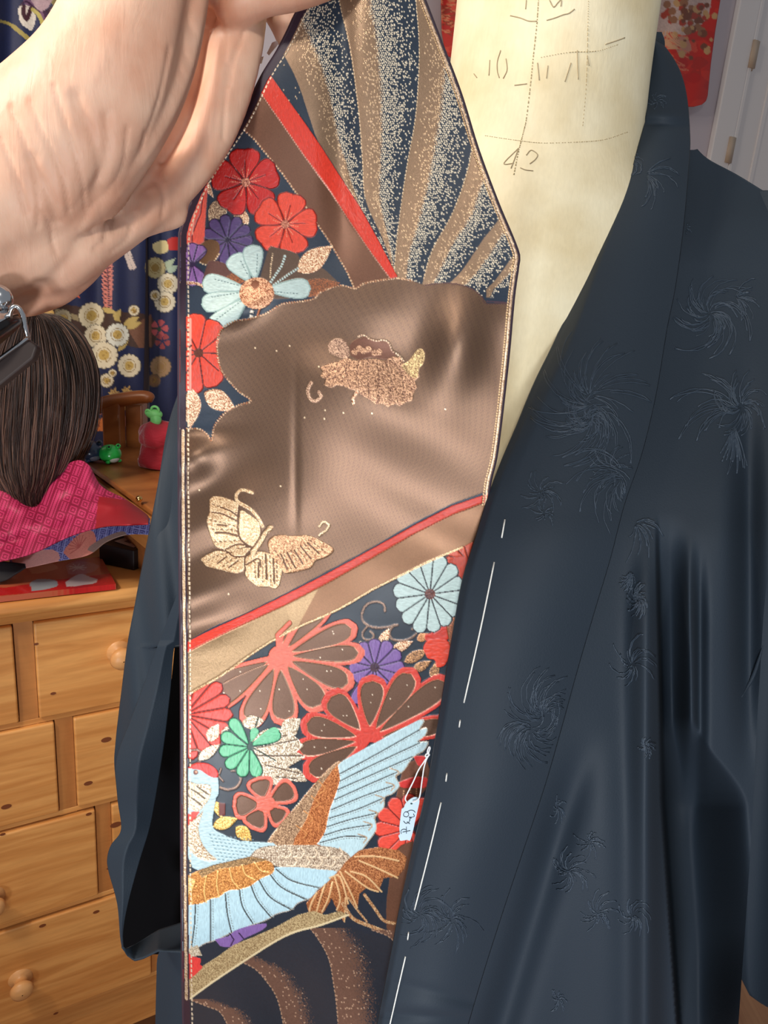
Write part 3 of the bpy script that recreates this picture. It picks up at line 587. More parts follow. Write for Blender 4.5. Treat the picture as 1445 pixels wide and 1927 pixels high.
C.disc(483, 552, 33, (150, 84, 54), .4, .5, 'gold', (240, 190, 150), ry=30); C.disc(480, 535, 8, (120, 70, 46), .3, .3)
mum(374, 664, 74, 9, -98, 222, (226, 74, 54), (84, 26, 30), cen=(110, 60, 36), rc=.12, lens=[1, .92, .7, .75, .95, 1.05, 1, .8, .8], tex='v')
C.line([(358, 600), (358, 740)], 3.5, (240, 160, 144), 0, .9); C.line([(341, 668), (360, 650)], 3, DK)
C.leaf(362, 732, 358, 806, 18, CO, .4, .6, 'gold', CC); C.leaf(384, 738, 444, 772, 19, CO, .4, .6, 'gold', CC)
# cloud of gold twill
cloud = [(325, 806), (372, 807), (390, 818), (398, 828), (404, 800), (425, 775), (450, 762), (472, 754), (450, 738), (435, 722), (415, 695), (408, 655), (415, 622), (440, 605), (470, 600), (500, 590), (530, 572), (560, 568), (590, 562), (602, 550), (640, 537), (668, 543), (680, 536), (700, 530), (745, 524), (775, 528), (800, 537), (830, 533), (862, 535), (890, 545), (908, 560), (918, 572), (990, 568), (990, 920), (915, 925), (850, 948), (780, 983), (700, 1030), (620, 1073), (540, 1115), (460, 1155), (400, 1180), (325, 1222)]
C.poly(cloud, (84, 62, 54), .40, 0)
km = C.mask(cloud); tk = km & (tw > .42); C.c[tk] = lin((126, 99, 78)); C.m[tk] = .9; C.h[km] = .22*tw[km]
C.line(cloud[:26], 3.2, CO, .4, .3, 'gold', GL, smooth=4, dash=5); C.line(cloud[26:33], 2.4, (90, 62, 60), .3, .2, smooth=4); C.line([(916, 567), (965, 570)], 2.4, (84, 60, 70), .2, .2)
for x, y in ((545, 651), (520, 660), (700, 778), (573, 786), (612, 772), (838, 770), (646, 777), (610, 788), (480, 655), (528, 915), (375, 922), (600, 690), (430, 1118)): C.disc(x, y, 1.5, (250, 220, 180), .3, .3)
def z4(p): return [(560+.2076*x, 600+.2076*y) for x, y in p]
def z5(p): return [(370+.1938*x, 900+.1938*y) for x, y in p]
B2 = (124, 82, 64); B2b = (232, 182, 142)
C.poly(z4([(205, 440), (240, 425), (300, 400), (370, 390), (450, 350), (500, 380), (600, 370), (700, 360), (790, 380), (860, 340), (930, 350), (960, 400), (1000, 440), (1080, 430), (1100, 520), (1060, 560), (1080, 620), (1050, 680), (1040, 740), (980, 755), (930, 790), (880, 770), (820, 800), (770, 770), (700, 770), (650, 730), (590, 700), (540, 650), (480, 640), (420, 610), (350, 600), (300, 625), (240, 600), (255, 550), (205, 520), (230, 480)]), B2, .45, .5, 'gold', B2b)
C.poly(z4([(470, 240), (520, 190), (600, 165), (680, 185), (740, 200), (820, 215), (850, 270), (890, 330), (800, 370), (660, 350), (540, 370), (480, 330)]), (108, 70, 54), .4, .35, 'fine')
for x, y in ((560, 270), (600, 290), (700, 310), (740, 300), (640, 275), (520, 300)): C.disc(*z4([(x, y)])[0], 6, B2, .45, .5, 'gold', B2b)
C.poly(z4([(275, 250), (320, 190), (390, 180), (450, 230), (470, 330), (430, 360), (330, 330), (290, 310)]), (126, 92, 78), .5, .3, 'gold', (216, 176, 146), smooth=3)
C.line(z4([(550, 160), (600, 150), (660, 185), (730, 200), (780, 190), (830, 225), (860, 290), (920, 330), (960, 380)]), 3, (180, 136, 108), .4, .5, 'gold', (255, 226, 190), smooth=5, dash=5)
C.poly(z4([(940, 430), (1010, 380), (1060, 310), (1110, 270), (1150, 310), (1140, 400), (1100, 450), (1080, 540), (1000, 500)]), (156, 118, 82), .5, .45, 'gold', (250, 220, 160), smooth=3)
C.line(z4([(120, 580), (90, 650), (110, 720), (160, 745), (210, 700), (190, 665)]), 6, (150, 104, 84), .4, .4, 'gold', (245, 205, 170), smooth=6)
C.line(z4([(540, 660), (500, 720), (505, 770)]), 5, CO, .4, .4, 'gold', CC)
for l in [[(460, 350), (440, 480), (480, 640)], [(560, 380), (540, 520), (590, 700)], [(640, 370), (640, 560), (650, 720)], [(720, 370), (740, 560), (730, 760)], [(800, 390), (850, 560), (830, 780)], [(870, 380), (950, 520), (960, 740)], [(930, 370), (1010, 500), (1060, 600)], [(250, 480), (340, 460), (450, 420)], [(280, 560), (360, 520), (450, 460)]]: C.line(z4(l), 1.8, (112, 76, 62), .4, .2, smooth=4, dash=6)
GW = (186, 142, 100); GW2 = (250, 222, 182); VD = (96, 66, 48)
wings = [([(130, 210), (190, 175), (330, 210), (410, 260), (410, 330), (400, 480), (430, 600), (480, 660), (300, 685), (200, 670), (150, 600), (100, 420), (130, 320)], GW), ([(420, 320), (530, 370), (600, 430), (625, 540), (560, 660), (470, 620), (400, 540)], (205, 166, 122)),
         ([(40, 790), (150, 720), (280, 690), (430, 680), (520, 680), (470, 780), (460, 880), (380, 920), (200, 880), (90, 850)], GW), ([(470, 790), (560, 720), (700, 730), (820, 860), (810, 1000), (770, 1070), (690, 1050), (600, 1050), (530, 1000), (470, 930)], (196, 148, 104)),
         ([(690, 640), (760, 560), (950, 560), (1100, 560), (1230, 620), (1330, 690), (1260, 760), (1150, 800), (1100, 870), (880, 920), (820, 880), (720, 760)], (168, 112, 78))]
for p, c in wings: C.poly(z5(p), c, .35, .7, 'gold', GW2 if c is not wings[4][1] else (240, 196, 150), smooth=4)
for l in [[(410, 270), (400, 400), (410, 560), (480, 650)], [(150, 330), (260, 350), (400, 420)], [(230, 280), (330, 320), (400, 370)], [(200, 450), (290, 460)], [(180, 530), (280, 530), (400, 560)], [(280, 690), (400, 640), (520, 660)], [(150, 690), (290, 710), (360, 760), (460, 760)], [(200, 830), (290, 760)], [(310, 870), (400, 800)],
          [(600, 820), (600, 960)], [(670, 740), (680, 980)], [(745, 780), (755, 1020)], [(480, 840), (600, 780), (620, 860)], [(880, 720), (960, 870)], [(950, 700), (1030, 830)], [(1010, 660), (1110, 780)], [(1080, 630), (1190, 730)], [(820, 740), (880, 880)], [(620, 430), (620, 560), (540, 680), (470, 760), (470, 900)]]:
    C.line(z5(l), 3.0, VD, .3, .1, smooth=4)
for l in [[(150, 250), (280, 300), (400, 340)], [(120, 400), (250, 430), (400, 470)], [(140, 490), (270, 500), (400, 510)], [(170, 620), (290, 610), (420, 600)], [(110, 800), (220, 740), (340, 720)], [(250, 860), (340, 790), (420, 770)], [(560, 800), (570, 980)], [(640, 760), (640, 1010)], [(710, 750), (720, 1040)], [(780, 800), (780, 1000)], [(760, 700), (860, 850)], [(850, 740), (920, 880)], [(915, 700), (1000, 850)], [(980, 680), (1075, 800)], [(1050, 640), (1150, 750)], [(1100, 600), (1230, 700)]]:
    C.line(z5(l), 1.8, VD, .3, .2, smooth=4, dash=9)
C.line(z5([(640, 470), (600, 390), (520, 300), (400, 230), (385, 160), (440, 115), (540, 140)]), 5.5, GW, .4, .6, 'gold', GW2, smooth=6)
C.line(z5([(1190, 555), (1260, 500), (1285, 450), (1230, 425), (1190, 470)]), 4, (190, 150, 110), .4, .5, 'gold', GW2, smooth=6)
C.line(z5([(545, 720), (620, 620), (665, 540), (715, 480)]), 9, GW, .35, .8, 'gold', GW2, smooth=4); C.line(z5([(570, 740), (650, 620), (700, 520)]), 1.6, VD)
# lower right strip: band, cord, flowers
low = [(325, 1236), (400, 1200), (460, 1172), (540, 1135), (620, 1093), (700, 1048), (780, 1003), (850, 968), (915, 943), (990, 920), (990, 2000), (325, 2000)]
C.poly(low, (34, 44, 56), 0, 0, 'fine')
def sc1(cx, cy, pts, r=4.6, c=(104, 84, 76)): C.line([(cx+x, cy+y) for x, y in pts], r, c, .3, .35, 'gold', (150, 120, 100), smooth=6)
sc1(0, 0, [(724, 1150), (722, 1138), (708, 1132), (690, 1138), (681, 1155), (684, 1170), (700, 1180), (722, 1181), (748, 1176)]); sc1(0, 0, [(742, 1176), (733, 1188), (737, 1202), (755, 1206), (775, 1200), (787, 1186), (784, 1174), (776, 1184)])
sc1(0, 0, [(690, 1180), (682, 1192), (686, 1203), (698, 1204), (703, 1196), (697, 1188)], 4)
for l in ((715, 1216, 732, 1182, 9), (735, 1226, 778, 1206, 9), (760, 1246, 806, 1222, 10), (776, 1262, 812, 1244, 9), (814, 1280, 822, 1244, 9), (690, 1228, 676, 1206, 8), (785, 1205, 806, 1192, 8)): C.leaf(*l, CO if l[0] % 2 else BR, .35, .45, 'gold', CC if l[0] < 740 else (214, 160, 110))
for q in ((876, 1042, 26, -140, 60, (206, 84, 60)), ): mum(q[0]+6, q[1]+14, 44, 6, 150, 300, q[5], (110, 30, 26), tex='v')
C.poly([(845, 1055), (880, 1050), (880, 1120), (850, 1090)], (190, 66, 44), 0, .6, 'v', smooth=3); C.poly([(862, 1095), (884, 1080), (878, 1112), (868, 1110)], (222, 84, 62), 0, .8, 'v', smooth=3)
C.disc(850, 1158, 16, (186, 34, 36), 0, .9, 'v'); C.disc(870, 1145, 14, (216, 70, 58), 0, .7, 'v'); C.disc(866, 1168, 13, (205, 74, 60), 0, .7, 'v')
C.poly([(815, 1176), (830, 1160), (845, 1166), (850, 1185), (840, 1205), (805, 1208), (800, 1195), (812, 1190)], (204, 56, 40), 0, .8, 'h', smooth=4); C.poly([(796, 1222), (806, 1205), (838, 1204), (848, 1220), (838, 1250), (822, 1255), (818, 1242), (804, 1238)], (224, 70, 48), 0, 1, 'h', smooth=4)
C.poly([(840, 1180), (862, 1150), (860, 1200), (846, 1215)], (110, 72, 56), .3, .3, 'gold', CO, smooth=3)
mum(705, 1256, 56, 12, 0, 330, PU, (44, 32, 62), cen=(84, 54, 60), rc=.16, lens=[1, .9, .7, 1.0, 1.4, .8, .85, .9, .95, .95, 1, 1], tex='v')
mum(809, 1118, 78, 14, 6, 366-360/14, WH, (38, 34, 44), cen=(120, 66, 50), rc=.13, tex='h', lens=[.86, .86, .88, .92, .98, .95, .92, .95, .98, .98, 1, .98, .95, .9], sx=.94)
def opetal(cx, cy, dx, dy, wd, col, fill, r0=14, o=8):
    a = math.degrees(math.atan2(dy, dx)); L = math.hypot(dx, dy)
    C.petal(cx, cy, a, r0*.3, L, wd, col, 0, .9, 'h' if abs(dx) < abs(dy) else 'v', grow=o*.55)
    return (cx, cy, a, r0+12, L-o, wd-o*.35, fill)
def omum(cx, cy, tips, wds, col, fill, rc, edge=None):
    f = [opetal(cx, cy, dx, dy, wd, col, fill) for (dx, dy), wd in zip(tips, wds)]
    for (x, y, a, r0, L, wd, c) in f:
        C.petal(x, y, a, r0-2, L+1, wd+1, edge or (196, 150, 120), .3, .5); C.petal(x, y, a, r0, L, wd, c, .35, .1, 'fine')
        for _ in range(2): l = rng.uniform(.5, .9)*L; q = math.radians(a+rng.uniform(-6, 6)); C.disc(x+l*math.cos(q), y+l*math.sin(q), 1.2, (235, 215, 190), .3, .3)
    if rc: C.disc(cx, cy, rc, col, 0, .9, 'h')
FB = (106, 78, 62)
omum(526, 1236, [(-150, 64), (-132, 92), (-60, 128), (10, 126), (82, 96), (136, 52), (156, -8), (142, -56), (90, -100), (20, -110)], [20, 24, 25, 26, 27, 24, 20, 22, 18, 18], CORAL, FB, 21)
C.line([(526, 1215), (540, 1165), (575, 1130)], 8, CORAL, 0, .9, 'h'); 
omum(694, 1392, [(-118, 66), (-138, 20), (-124, -32), (-76, -86), (8, -118), (84, -130), (152, -112), (150, -30)], [24, 20, 24, 27, 27, 26, 26, 20], (214, 70, 58), FB, 0, (225, 150, 120))
mum(348, 1345, 90, 9, -80, 80, (222, 76, 64), (90, 28, 30), tex='v', lens=[.9, .9, 1, 1, 1, 1, .95, .95, .95])
C.line([(356, 1290), (356, 1420)], 3, (240, 130, 118), 0, .9)
sc1(0, 0, [(358, 1412), (374, 1412), (380, 1424), (372, 1436), (358, 1440)], 4.6, (120, 84, 84)); sc1(0, 0, [(436, 1450), (446, 1452), (453, 1466), (446, 1480), (430, 1486), (414, 1482)], 5, (110, 90, 84)); sc1(0, 0, [(416, 1446), (412, 1460), (420, 1470)], 3.5, (110, 90, 84))
SG = (150, 118, 88); SW = (248, 236, 212)
for l in ((392, 1395, 412, 1362, 12), (372, 1430, 415, 1400, 10), (415, 1395, 452, 1362, 14), (455, 1362, 498, 1356, 13), (530, 1380, 566, 1352, 16), (470, 1408, 560, 1378, 24), (462, 1428, 575, 1424, 26), (480, 1450, 565, 1462, 22), (520, 1398, 572, 1404, 20), (540, 1450, 578, 1470, 12)): C.leaf(*l, SG, .3, .6, 'gold', SW)
for l in ((470, 1410, 560, 1392), (480, 1422, 570, 1422), (500, 1440, 566, 1456), (500, 1398, 540, 1384), (520, 1462, 560, 1466)): C.line([(l[0], l[1]), (l[2], l[3])], 2, (78, 58, 48), .2, .2)
mum(470, 1406, 58, 6, 75, 235, (112, 196, 150), (26, 60, 52), tex='v', wd=13); mum(470, 1404, 62, 2, 235, 338, (112, 196, 150), (26, 60, 52), tex='v', wd=12); C.petal(470, 1402, -28, 6, 62, 11, (112, 196, 150), 0, .9, 'h'); C.petal(470, 1402, -70, 6, 34, 9, (112, 196, 150), 0, .9, 'h')
def z6(p): return [(330+.1592*x, 1400+.1592*y) for x, y in p]
C.leaf(406, 1508, 418, 1540, 9, (206, 154, 72), .3, .6, 'gold', (252, 222, 140)); C.leaf(400, 1556, 448, 1540, 12, (206, 154, 72), .3, .6, 'gold', (252, 222, 140)); C.leaf(444, 1556, 474, 1582, 13, (196, 140, 62), .3, .6, 'gold', (250, 214, 120)); 
C.poly([(412, 1510), (424, 1512), (424, 1534), (412, 1536)], (110, 44, 34), 0, .3)
for (x, y, dx, dy, wd) in ((499, 1513, -12, -46, 24), (499, 1513, 52, -30, 23), (499, 1513, -56, 4, 25), (499, 1513, -24, 42, 24), (499, 1513, 34, 30, 20)):
    a = math.degrees(math.atan2(dy, dx)); L = math.hypot(dx, dy); C.petal(x, y, a, 2, L+6, wd+5, CORAL, 0, .9, 'h')
for (x, y, dx, dy, wd) in ((499, 1513, -12, -46, 24), (499, 1513, 52, -30, 23), (499, 1513, -56, 4, 25), (499, 1513, -24, 42, 24), (499, 1513, 34, 30, 20)):
    a = math.degrees(math.atan2(dy, dx)); L = math.hypot(dx, dy); C.petal(x, y, a, 12, L-1, wd-3, FB, .35, .1, 'fine')
C.poly([(484, 1500), (514, 1502), (516, 1520), (498, 1528), (482, 1520)], CORAL, 0, .9, 'h', smooth=4)
# red and brown pieces by the collar
C.poly([(760, 1440), (800, 1420), (815, 1470), (770, 1520), (745, 1500)], (120, 78, 60), .3, .3, 'fine'); C.poly([(745, 1476), (780, 1462), (806, 1466), (800, 1482), (756, 1482)], (208, 58, 54), 0, .9, 'h', smooth=4); C.poly([(778, 1424), (800, 1424), (796, 1440), (786, 1440)], (206, 56, 54), 0, .9, smooth=3)
for l in ((760, 1488, 758, 1510), (772, 1486, 774, 1512), (784, 1484, 784, 1510)): C.line([(l[0], l[1]), (l[2], l[3])], 2.4, (216, 160, 120), .3, .5, dash=4)
mum(770, 1560, 66, 9, 60, 300, (228, 78, 62), (110, 30, 28), tex='h', wd=15)
C.poly([(740, 1605), (790, 1590), (800, 1700), (735, 1760), (728, 1690)], (120, 82, 64), .4, .2, 'fine', smooth=3)
# crane
def L6(p, *a, **k): C.line(z6(p), *a, **k)
C.poly([(325, 1510), (350, 1515), (352, 1535), (366, 1545), (352, 1560), (348, 1606), (325, 1606)], (224, 76, 66), 0, .8, 'v'); C.disc(354, 1523, 9, (220, 66, 60), 0, .9, 'v')
C.poly([(604, 1592), (575, 1594), (505, 1592), (520, 1560), (560, 1515), (600, 1465), (638, 1432), (642, 1460), (632, 1500), (622, 1530), (615, 1560)], (140, 104, 78), .45, .4, 'gold', (220, 180, 140), smooth=3)
C.poly([(552, 1590), (575, 1545), (598, 1490), (636, 1438), (642, 1460), (632, 1500), (622, 1530), (612, 1565), (604, 1592)], (160, 84, 44), .4, .5, 'gold', (232, 150, 90), smooth=3)
C.line([(636, 1436), (598, 1470), (560, 1515), (520, 1562), (508, 1590)], 3, GL, .4, .5, 'gold', CO, smooth=4, dash=5)
for k in range(4): y = 1470+k*28; C.line([(600-k*14, y), (612-k*12, y+14), (600-k*10, y+24)], 2, (222, 150, 90), .4, .5, smooth=4)
wing = [(636, 1440), (680, 1412), (740, 1380), (790, 1354), (798, 1358), (790, 1372), (804, 1370), (800, 1384), (786, 1396), (806, 1396), (796, 1414), (778, 1424), (760, 1450), (745, 1462), (752, 1478), (738, 1494), (724, 1500), (722, 1520), (706, 1536), (708, 1560), (694, 1582), (682, 1598), (668, 1618), (650, 1606), (600, 1590), (600, 1585), (612, 1565), (616, 1545), (622, 1520), (630, 1500), (640, 1466)]
C.poly(wing, BW, 0, .9, 'v', smooth=3)
fe = [[(640, 1456), (700, 1424), (792, 1372)], [(640, 1470), (700, 1440), (790, 1398)], [(636, 1486), (700, 1458), (776, 1424)], [(630, 1505), (690, 1478), (750, 1452)], [(624, 1524), (680, 1500), (742, 1478)], [(620, 1540), (670, 1524), (722, 1502)], [(616, 1556), (660, 1542), (710, 1530)], [(610, 1572), (650, 1560), (700, 1552)], [(602, 1586), (650, 1574), (690, 1576)]]
for l in fe: C.line(l, 2.4, (64, 66, 64), 0, 0, smooth=5); C.line([(x, y+4) for x, y in l], 1.5, (120, 130, 130), 0, .4, smooth=5, dash=5)
for l in fe[3:]: C.line([(l[-1][0]-16, l[-1][1]-6), (l[-1][0], l[-1][1]), (l[-1][0]-6, l[-1][1]+10)], 2.2, (190, 160, 130), .3, .8, smooth=4)
C.line(wing[3:24], 2, (214, 190, 164), .3, .6, smooth=3, dash=4)
C.poly(z6([(110, 300), (160, 290), (300, 305), (400, 380), (505, 398), (508, 600), (482, 640), (440, 900), (460, 1010), (560, 1065), (760, 1145), (1160, 1170), (1150, 1230), (980, 1290), (960, 1340), (700, 1370), (270, 1495), (180, 1400), (125, 1270), (110, 1050), (120, 600)]), BW, 0, .9, 'h', smooth=2)
C.poly(z6([(150, 285), (200, 245), (270, 222), (380, 232), (450, 270), (498, 320), (502, 392), (430, 392), (370, 360), (300, 312), (220, 296)]), (222, 58, 50), 0, 1, 'v', smooth=3)
C.poly(z6([(120, 450), (250, 470), (410, 490), (412, 620), (350, 720), (280, 790), (215, 785), (110, 700)]), (176, 146, 112), .3, .5, 'gold', SW, smooth=3)
L6([(160, 520), (260, 580), (350, 650)], 2.2, (90, 74, 60)); L6([(130, 600), (220, 660), (310, 730)], 2.2, (90, 74, 60)); L6([(250, 500), (330, 560), (390, 600)], 2.2, (90, 74, 60))
C.poly(z6([(215, 795), (290, 800), (180, 960), (110, 1010), (110, 850)]), (224, 78, 66), 0, .8, 'v')
C.poly(z6([(300, 820), (330, 790), (280, 950), (280, 1060), (320, 1180), (400, 1290), (490, 1368), (350, 1380), (220, 1310), (140, 1180), (110, 1040), (140, 980), (210, 900)]), (166, 130, 94), .35, .5, 'gold', SW, smooth=3)
C.disc(*z6([(240, 335)])[0], 4.5, (120, 62, 44), 0, .5); C.disc(*z6([(245, 330)])[0], 2, (210, 150, 120), .2, .6)
for r_ in range(9):
    for c_ in range(14):
        x, y = 330+60*.1592+r_*0+340*.1592+c_*8+r_*2.5, 1400+(1070+r_*42+c_*6)*.1592
        if 1400 < y < 1640 and x < 505-abs(r_-4)*6 and y < 1636-(x-370)*.12 and y > 1568+(x-400)*.16: C.line([(x, y), (x+3, y+.8)], 1.6, (96, 128, 140), 0, .3)
body = [(480, 1600), (505, 1592), (560, 1590), (610, 1592), (645, 1600), (662, 1618), (655, 1636), (620, 1640), (560, 1636), (520, 1630), (490, 1622), (470, 1612)]
C.poly(body, (150, 122, 100), .35, .6, 'gold', (248, 228, 200), smooth=4)
for i in range(5):
    for j in range(2): x, y = 540+i*24+j*10, 1604+j*16; C.line([(x-10, y+8), (x+2, y+10), (x+9, y+1), (x+3, y-8)], 2.2, (244, 218, 186), .3, .9, smooth=4)
low_w = [(325, 1706), (350, 1700), (390, 1694), (430, 1676), (470, 1660), (512, 1634), (560, 1632), (600, 1636), (634, 1640), (630, 1656), (600, 1672), (588, 1688), (560, 1700), (548, 1712), (520, 1720), (500, 1732), (470, 1742), (430, 1758), (404, 1770), (384, 1776), (366, 1788), (350, 1792), (325, 1792)]
C.poly(low_w, (180, 210, 220), 0, .9, 'v', smooth=3)
for l in [[(368, 1700), (366, 1740), (360, 1786)], [(396, 1694), (396, 1736), (396, 1772)], [(424, 1682), (428, 1720), (436, 1756)], [(450, 1668), (456, 1705), (476, 1738)], [(470, 1660), (484, 1694), (510, 1726)], [(486, 1654), (508, 1688), (548, 1712)], [(504, 1640), (530, 1670), (578, 1694)], [(520, 1636), (550, 1658), (606, 1672)]]:
    C.line(l, 2.4, (60, 62, 62), 0, 0, smooth=5); C.line([(x+5, y) for x, y in l], 1.5, (130, 140, 138), 0, .4, smooth=5, dash=5)
C.line(low_w[8:22], 2, (210, 196, 180), .3, .6, smooth=3, dash=4)
cov = [(325, 1652), (352, 1648), (378, 1636), (430, 1622), (470, 1614), (505, 1620), (516, 1632), (512, 1644), (490, 1654), (470, 1668), (450, 1674), (430, 1676), (412, 1688), (396, 1692), (380, 1700), (350, 1704), (325, 1708)]
C.poly(cov, (176, 108, 50), .4, .5, 'gold', (236, 166, 92), smooth=3); C.poly([(325, 1652), (352, 1648), (366, 1656), (356, 1680), (352, 1704), (325, 1708)], (222, 170, 90), .3, .6, 'gold', (255, 226, 160))
C.poly([(372, 1640), (400, 1628), (470, 1612), (506, 1618), (460, 1628), (410, 1636), (380, 1652)], (126, 98, 66), .4, .4, 'gold', (190, 150, 100))
for l in [[(388, 1650), (384, 1676), (388, 1698)], [(410, 1640), (408, 1664), (412, 1688)], [(432, 1636), (438, 1658), (450, 1672)], [(456, 1628), (462, 1646), (480, 1656)], [(480, 1624), (490, 1638), (506, 1642)], [(366, 1660), (360, 1680), (362, 1700)]]: C.line(l, 2.6, (250, 196, 120), .4, .9, smooth=4)
sc_b = [(345, 1790), (372, 1778), (380, 1798), (360, 1800)]; C.poly(sc_b, (190, 170, 140), .3, .5, 'gold', SW)
tail = [(650, 1622), (676, 1600), (712, 1594), (750, 1600), (766, 1614), (760, 1636), (748, 1650), (722, 1652), (712, 1678), (690, 1670), (676, 1682), (672, 1712), (656, 1690), (646, 1734), (634, 1712), (624, 1690), (612, 1712), (592, 1738), (582, 1720), (576, 1700), (590, 1684), (612, 1664), (628, 1648), (640, 1636)]
C.poly(tail, (150, 84, 50), .4, .5, 'gold', (224, 150, 96))
for l in [[(660, 1640), (690, 1650), (718, 1678)], [(676, 1620), (710, 1634), (748, 1652)], [(668, 1612), (710, 1612), (750, 1620)], [(630, 1650), (640, 1690), (634, 1712)], [(612, 1664), (600, 1700), (590, 1736)], [(596, 1680), (584, 1705), (582, 1725)], [(640, 1640), (660, 1680), (672, 1708)], [(626, 1660), (618, 1690), (606, 1716)], [(650, 1640), (690, 1670), (712, 1678)], [(650, 1690), (648, 1734)], [(620, 1652), (640, 1650), (655, 1700)]]: C.line(l, 3, (240, 196, 142), .35, .9, smooth=4)
C.line([(645, 1700), (664, 1728), (700, 1744), (738, 1758), (745, 1757)], 6.5, (196, 132, 84), .4, .8, 'gold', (250, 214, 164), smooth=5); C.line([(686, 1684), (704, 1708), (722, 1732), (745, 1738)], 5.5, (186, 124, 78), .4, .8, 'gold', (250, 210, 160), smooth=5); C.line([(656, 1690), (672, 1712), (690, 1734)], 3.5, (186, 124, 78), .4, .8, 'gold', (250, 210, 160), smooth=5)
C.poly([(404, 1768), (430, 1762), (440, 1752), (470, 1742), (502, 1738), (494, 1750), (460, 1766), (436, 1782), (414, 1780)], PU, 0, .9, 'v', smooth=2); C.line([(432, 1756), (440, 1768), (434, 1780)], 2.2, (40, 26, 56)); C.line([(450, 1756), (458, 1766)], 2.2, (40, 26, 56))
# lower gold edge, rays below it
C.poly([(325, 1882), (348, 1884), (400, 1848), (460, 1808), (520, 1768), (560, 1750), (590, 1742), (640, 1738), (700, 1760), (760, 1770), (990, 1770), (990, 2000), (325, 2000)], (36, 44, 54), 0, 0, 'fine')
def brownray(pts, wd):
    f = scr([(y, x) for x, y in pts]); ex_ = f(C.Y)[:, None]; t = (Xg-ex_)/wd; k = (Yg_ > pts[0][1]) & (t >= 0) & (t < 1.2) & (Yg_ > 1745)
    p = 1.05-t**1.3; k &= (C.n2*.55+.22 < p); C.c[k] = lin((124, 92, 78))*(.8+.4*C.n2[k])[:, None]; C.m[k] = .35; C.h[k] = .08
    s_ = k & dotm & (hsh < .12); C.c[s_] = lin((220, 180, 150)); C.h[s_] = .35
    C.line(pts, 2, (200, 160, 130), .4, .3, smooth=4, dash=8)
brownray([(583, 1746), (604, 1775), (620, 1808), (628, 1853), (634, 1898), (640, 1990)], 92); brownray([(430, 1800), (478, 1822), (504, 1850), (522, 1880), (534, 1930), (545, 1990)], 70); brownray([(352, 1880), (390, 1894), (420, 1912), (450, 1990)], 60)
brownray([(700, 1750), (735, 1765), (760, 1800), (775, 1850), (780, 1990)], 60)
band = [(325, 1862), (350, 1845), (378, 1820), (410, 1800), (440, 1778), (480, 1762), (520, 1744), (560, 1722), (590, 1714), (612, 1722), (640, 1714), (655, 1722), (600, 1742), (560, 1752), (520, 1770), (460, 1808), (400, 1848), (348, 1886), (325, 1890)]
C.poly(band, (176, 146, 104), .4, .4, 'gold', (236, 212, 160)); C.line(band[11:18], 3.5, (250, 230, 184), .3, .8, smooth=3)
C.poly([(325, 1792), (352, 1792), (362, 1800), (378, 1804), (376, 1815), (380, 1822), (352, 1846), (325, 1848)], (222, 64, 60), 0, .9, 'v', smooth=2)
# upper band of the lower field goes over the flowers
b2 = [(325, 1238), (400, 1202), (460, 1174), (540, 1137), (620, 1095), (700, 1050), (780, 1005), (850, 970), (915, 945), (990, 922), (990, 980), (905, 1012), (870, 1030), (800, 1060), (740, 1090), (700, 1110), (640, 1145), (580, 1172), (540, 1190), (480, 1226), (430, 1262), (380, 1292), (325, 1322)]
C.poly(b2, (120, 86, 62), .5, .12, 'fine')
k = C.mask([(325, 1238), (400, 1202), (500, 1156), (600, 1106), (560, 1180), (480, 1226), (380, 1292), (325, 1322)]); C.c[k] = (lin((150, 122, 90))*(.75+.5*C.n2[k])[:, None]); C.h[k] = .2*C.n2[k]
C.line(b2[12:], 4.2, (170, 132, 96), .4, .5, 'gold', (240, 206, 160), smooth=3)
cord = [(325, 1222), (400, 1184), (460, 1157), (540, 1118), (620, 1077), (700, 1033), (780, 988), (850, 952), (915, 930), (990, 905), (990, 922), (915, 944), (850, 969), (780, 1004), (700, 1050), (620, 1095), (540, 1137), (460, 1174), (400, 1203), (325, 1242)]
C.poly(cord, (212, 62, 46), 0, 1, 'h'); C.line(cord[10:], 2.2, (190, 120, 90), .3, .3, dash=6)
C.line([(526, 1225), (522, 1195), (545, 1172)], 8, CORAL, 0, .9, 'h')
# turned edge and machine stitching
yy = np.arange(-70, 1990, 10.0)
edge = np.stack([shL(yy)+6, yy], 1); C.line(edge, 12, (52, 36, 50), .1, 0); C.line(np.stack([shL(yy)+16, yy], 1), 2.6, (236, 214, 184), .3, .7, dash=9)
k = yy > 800; C.line(np.stack([shL(yy)+6, yy], 1)[k & (yy < 1886)], 5, (196, 160, 120), .4, .5, 'gold', (245, 220, 190))
k2 = np.stack([shR(yy)-8, yy], 1); C.line(k2[yy < 960], 3, (110, 74, 60), .3, .1); C.line(k2[yy < 960], 2.4, (226, 190, 140), .4, .7, dash=5); C.line(np.stack([shR(yy)-3, yy], 1)[yy < 960], 4, (190, 150, 116), .4, .4, 'gold', (240, 210, 180))
m_broc = mat('woven_brocade', None, 0.33, attr=True, spec=0.35, bump=('wave', 900, 0.18, 0.0004, (1, 1, 1)))
sash = empty('brocade_panel', P(640, 1200, .45), 'gold and navy brocade panel with crane, butterflies and chrysanthemums, held up by the hand', 'brocade panel')
ys = np.linspace(-66, 1985, 1380); X, Y_ = pxgrid(ys, shL, shR, 430)
H = C.sample(X, Y_, C.h); Yv = Ysash(X, Y_)-.00042*H
mb = MB(); mb.grid(P(X, Y_, Yv)); face = mb.build('woven_face', m_broc, sash, colour=C.rgba(X, Y_))
m_back = mat('panel_lining', (44, 40, 52), 0.7)
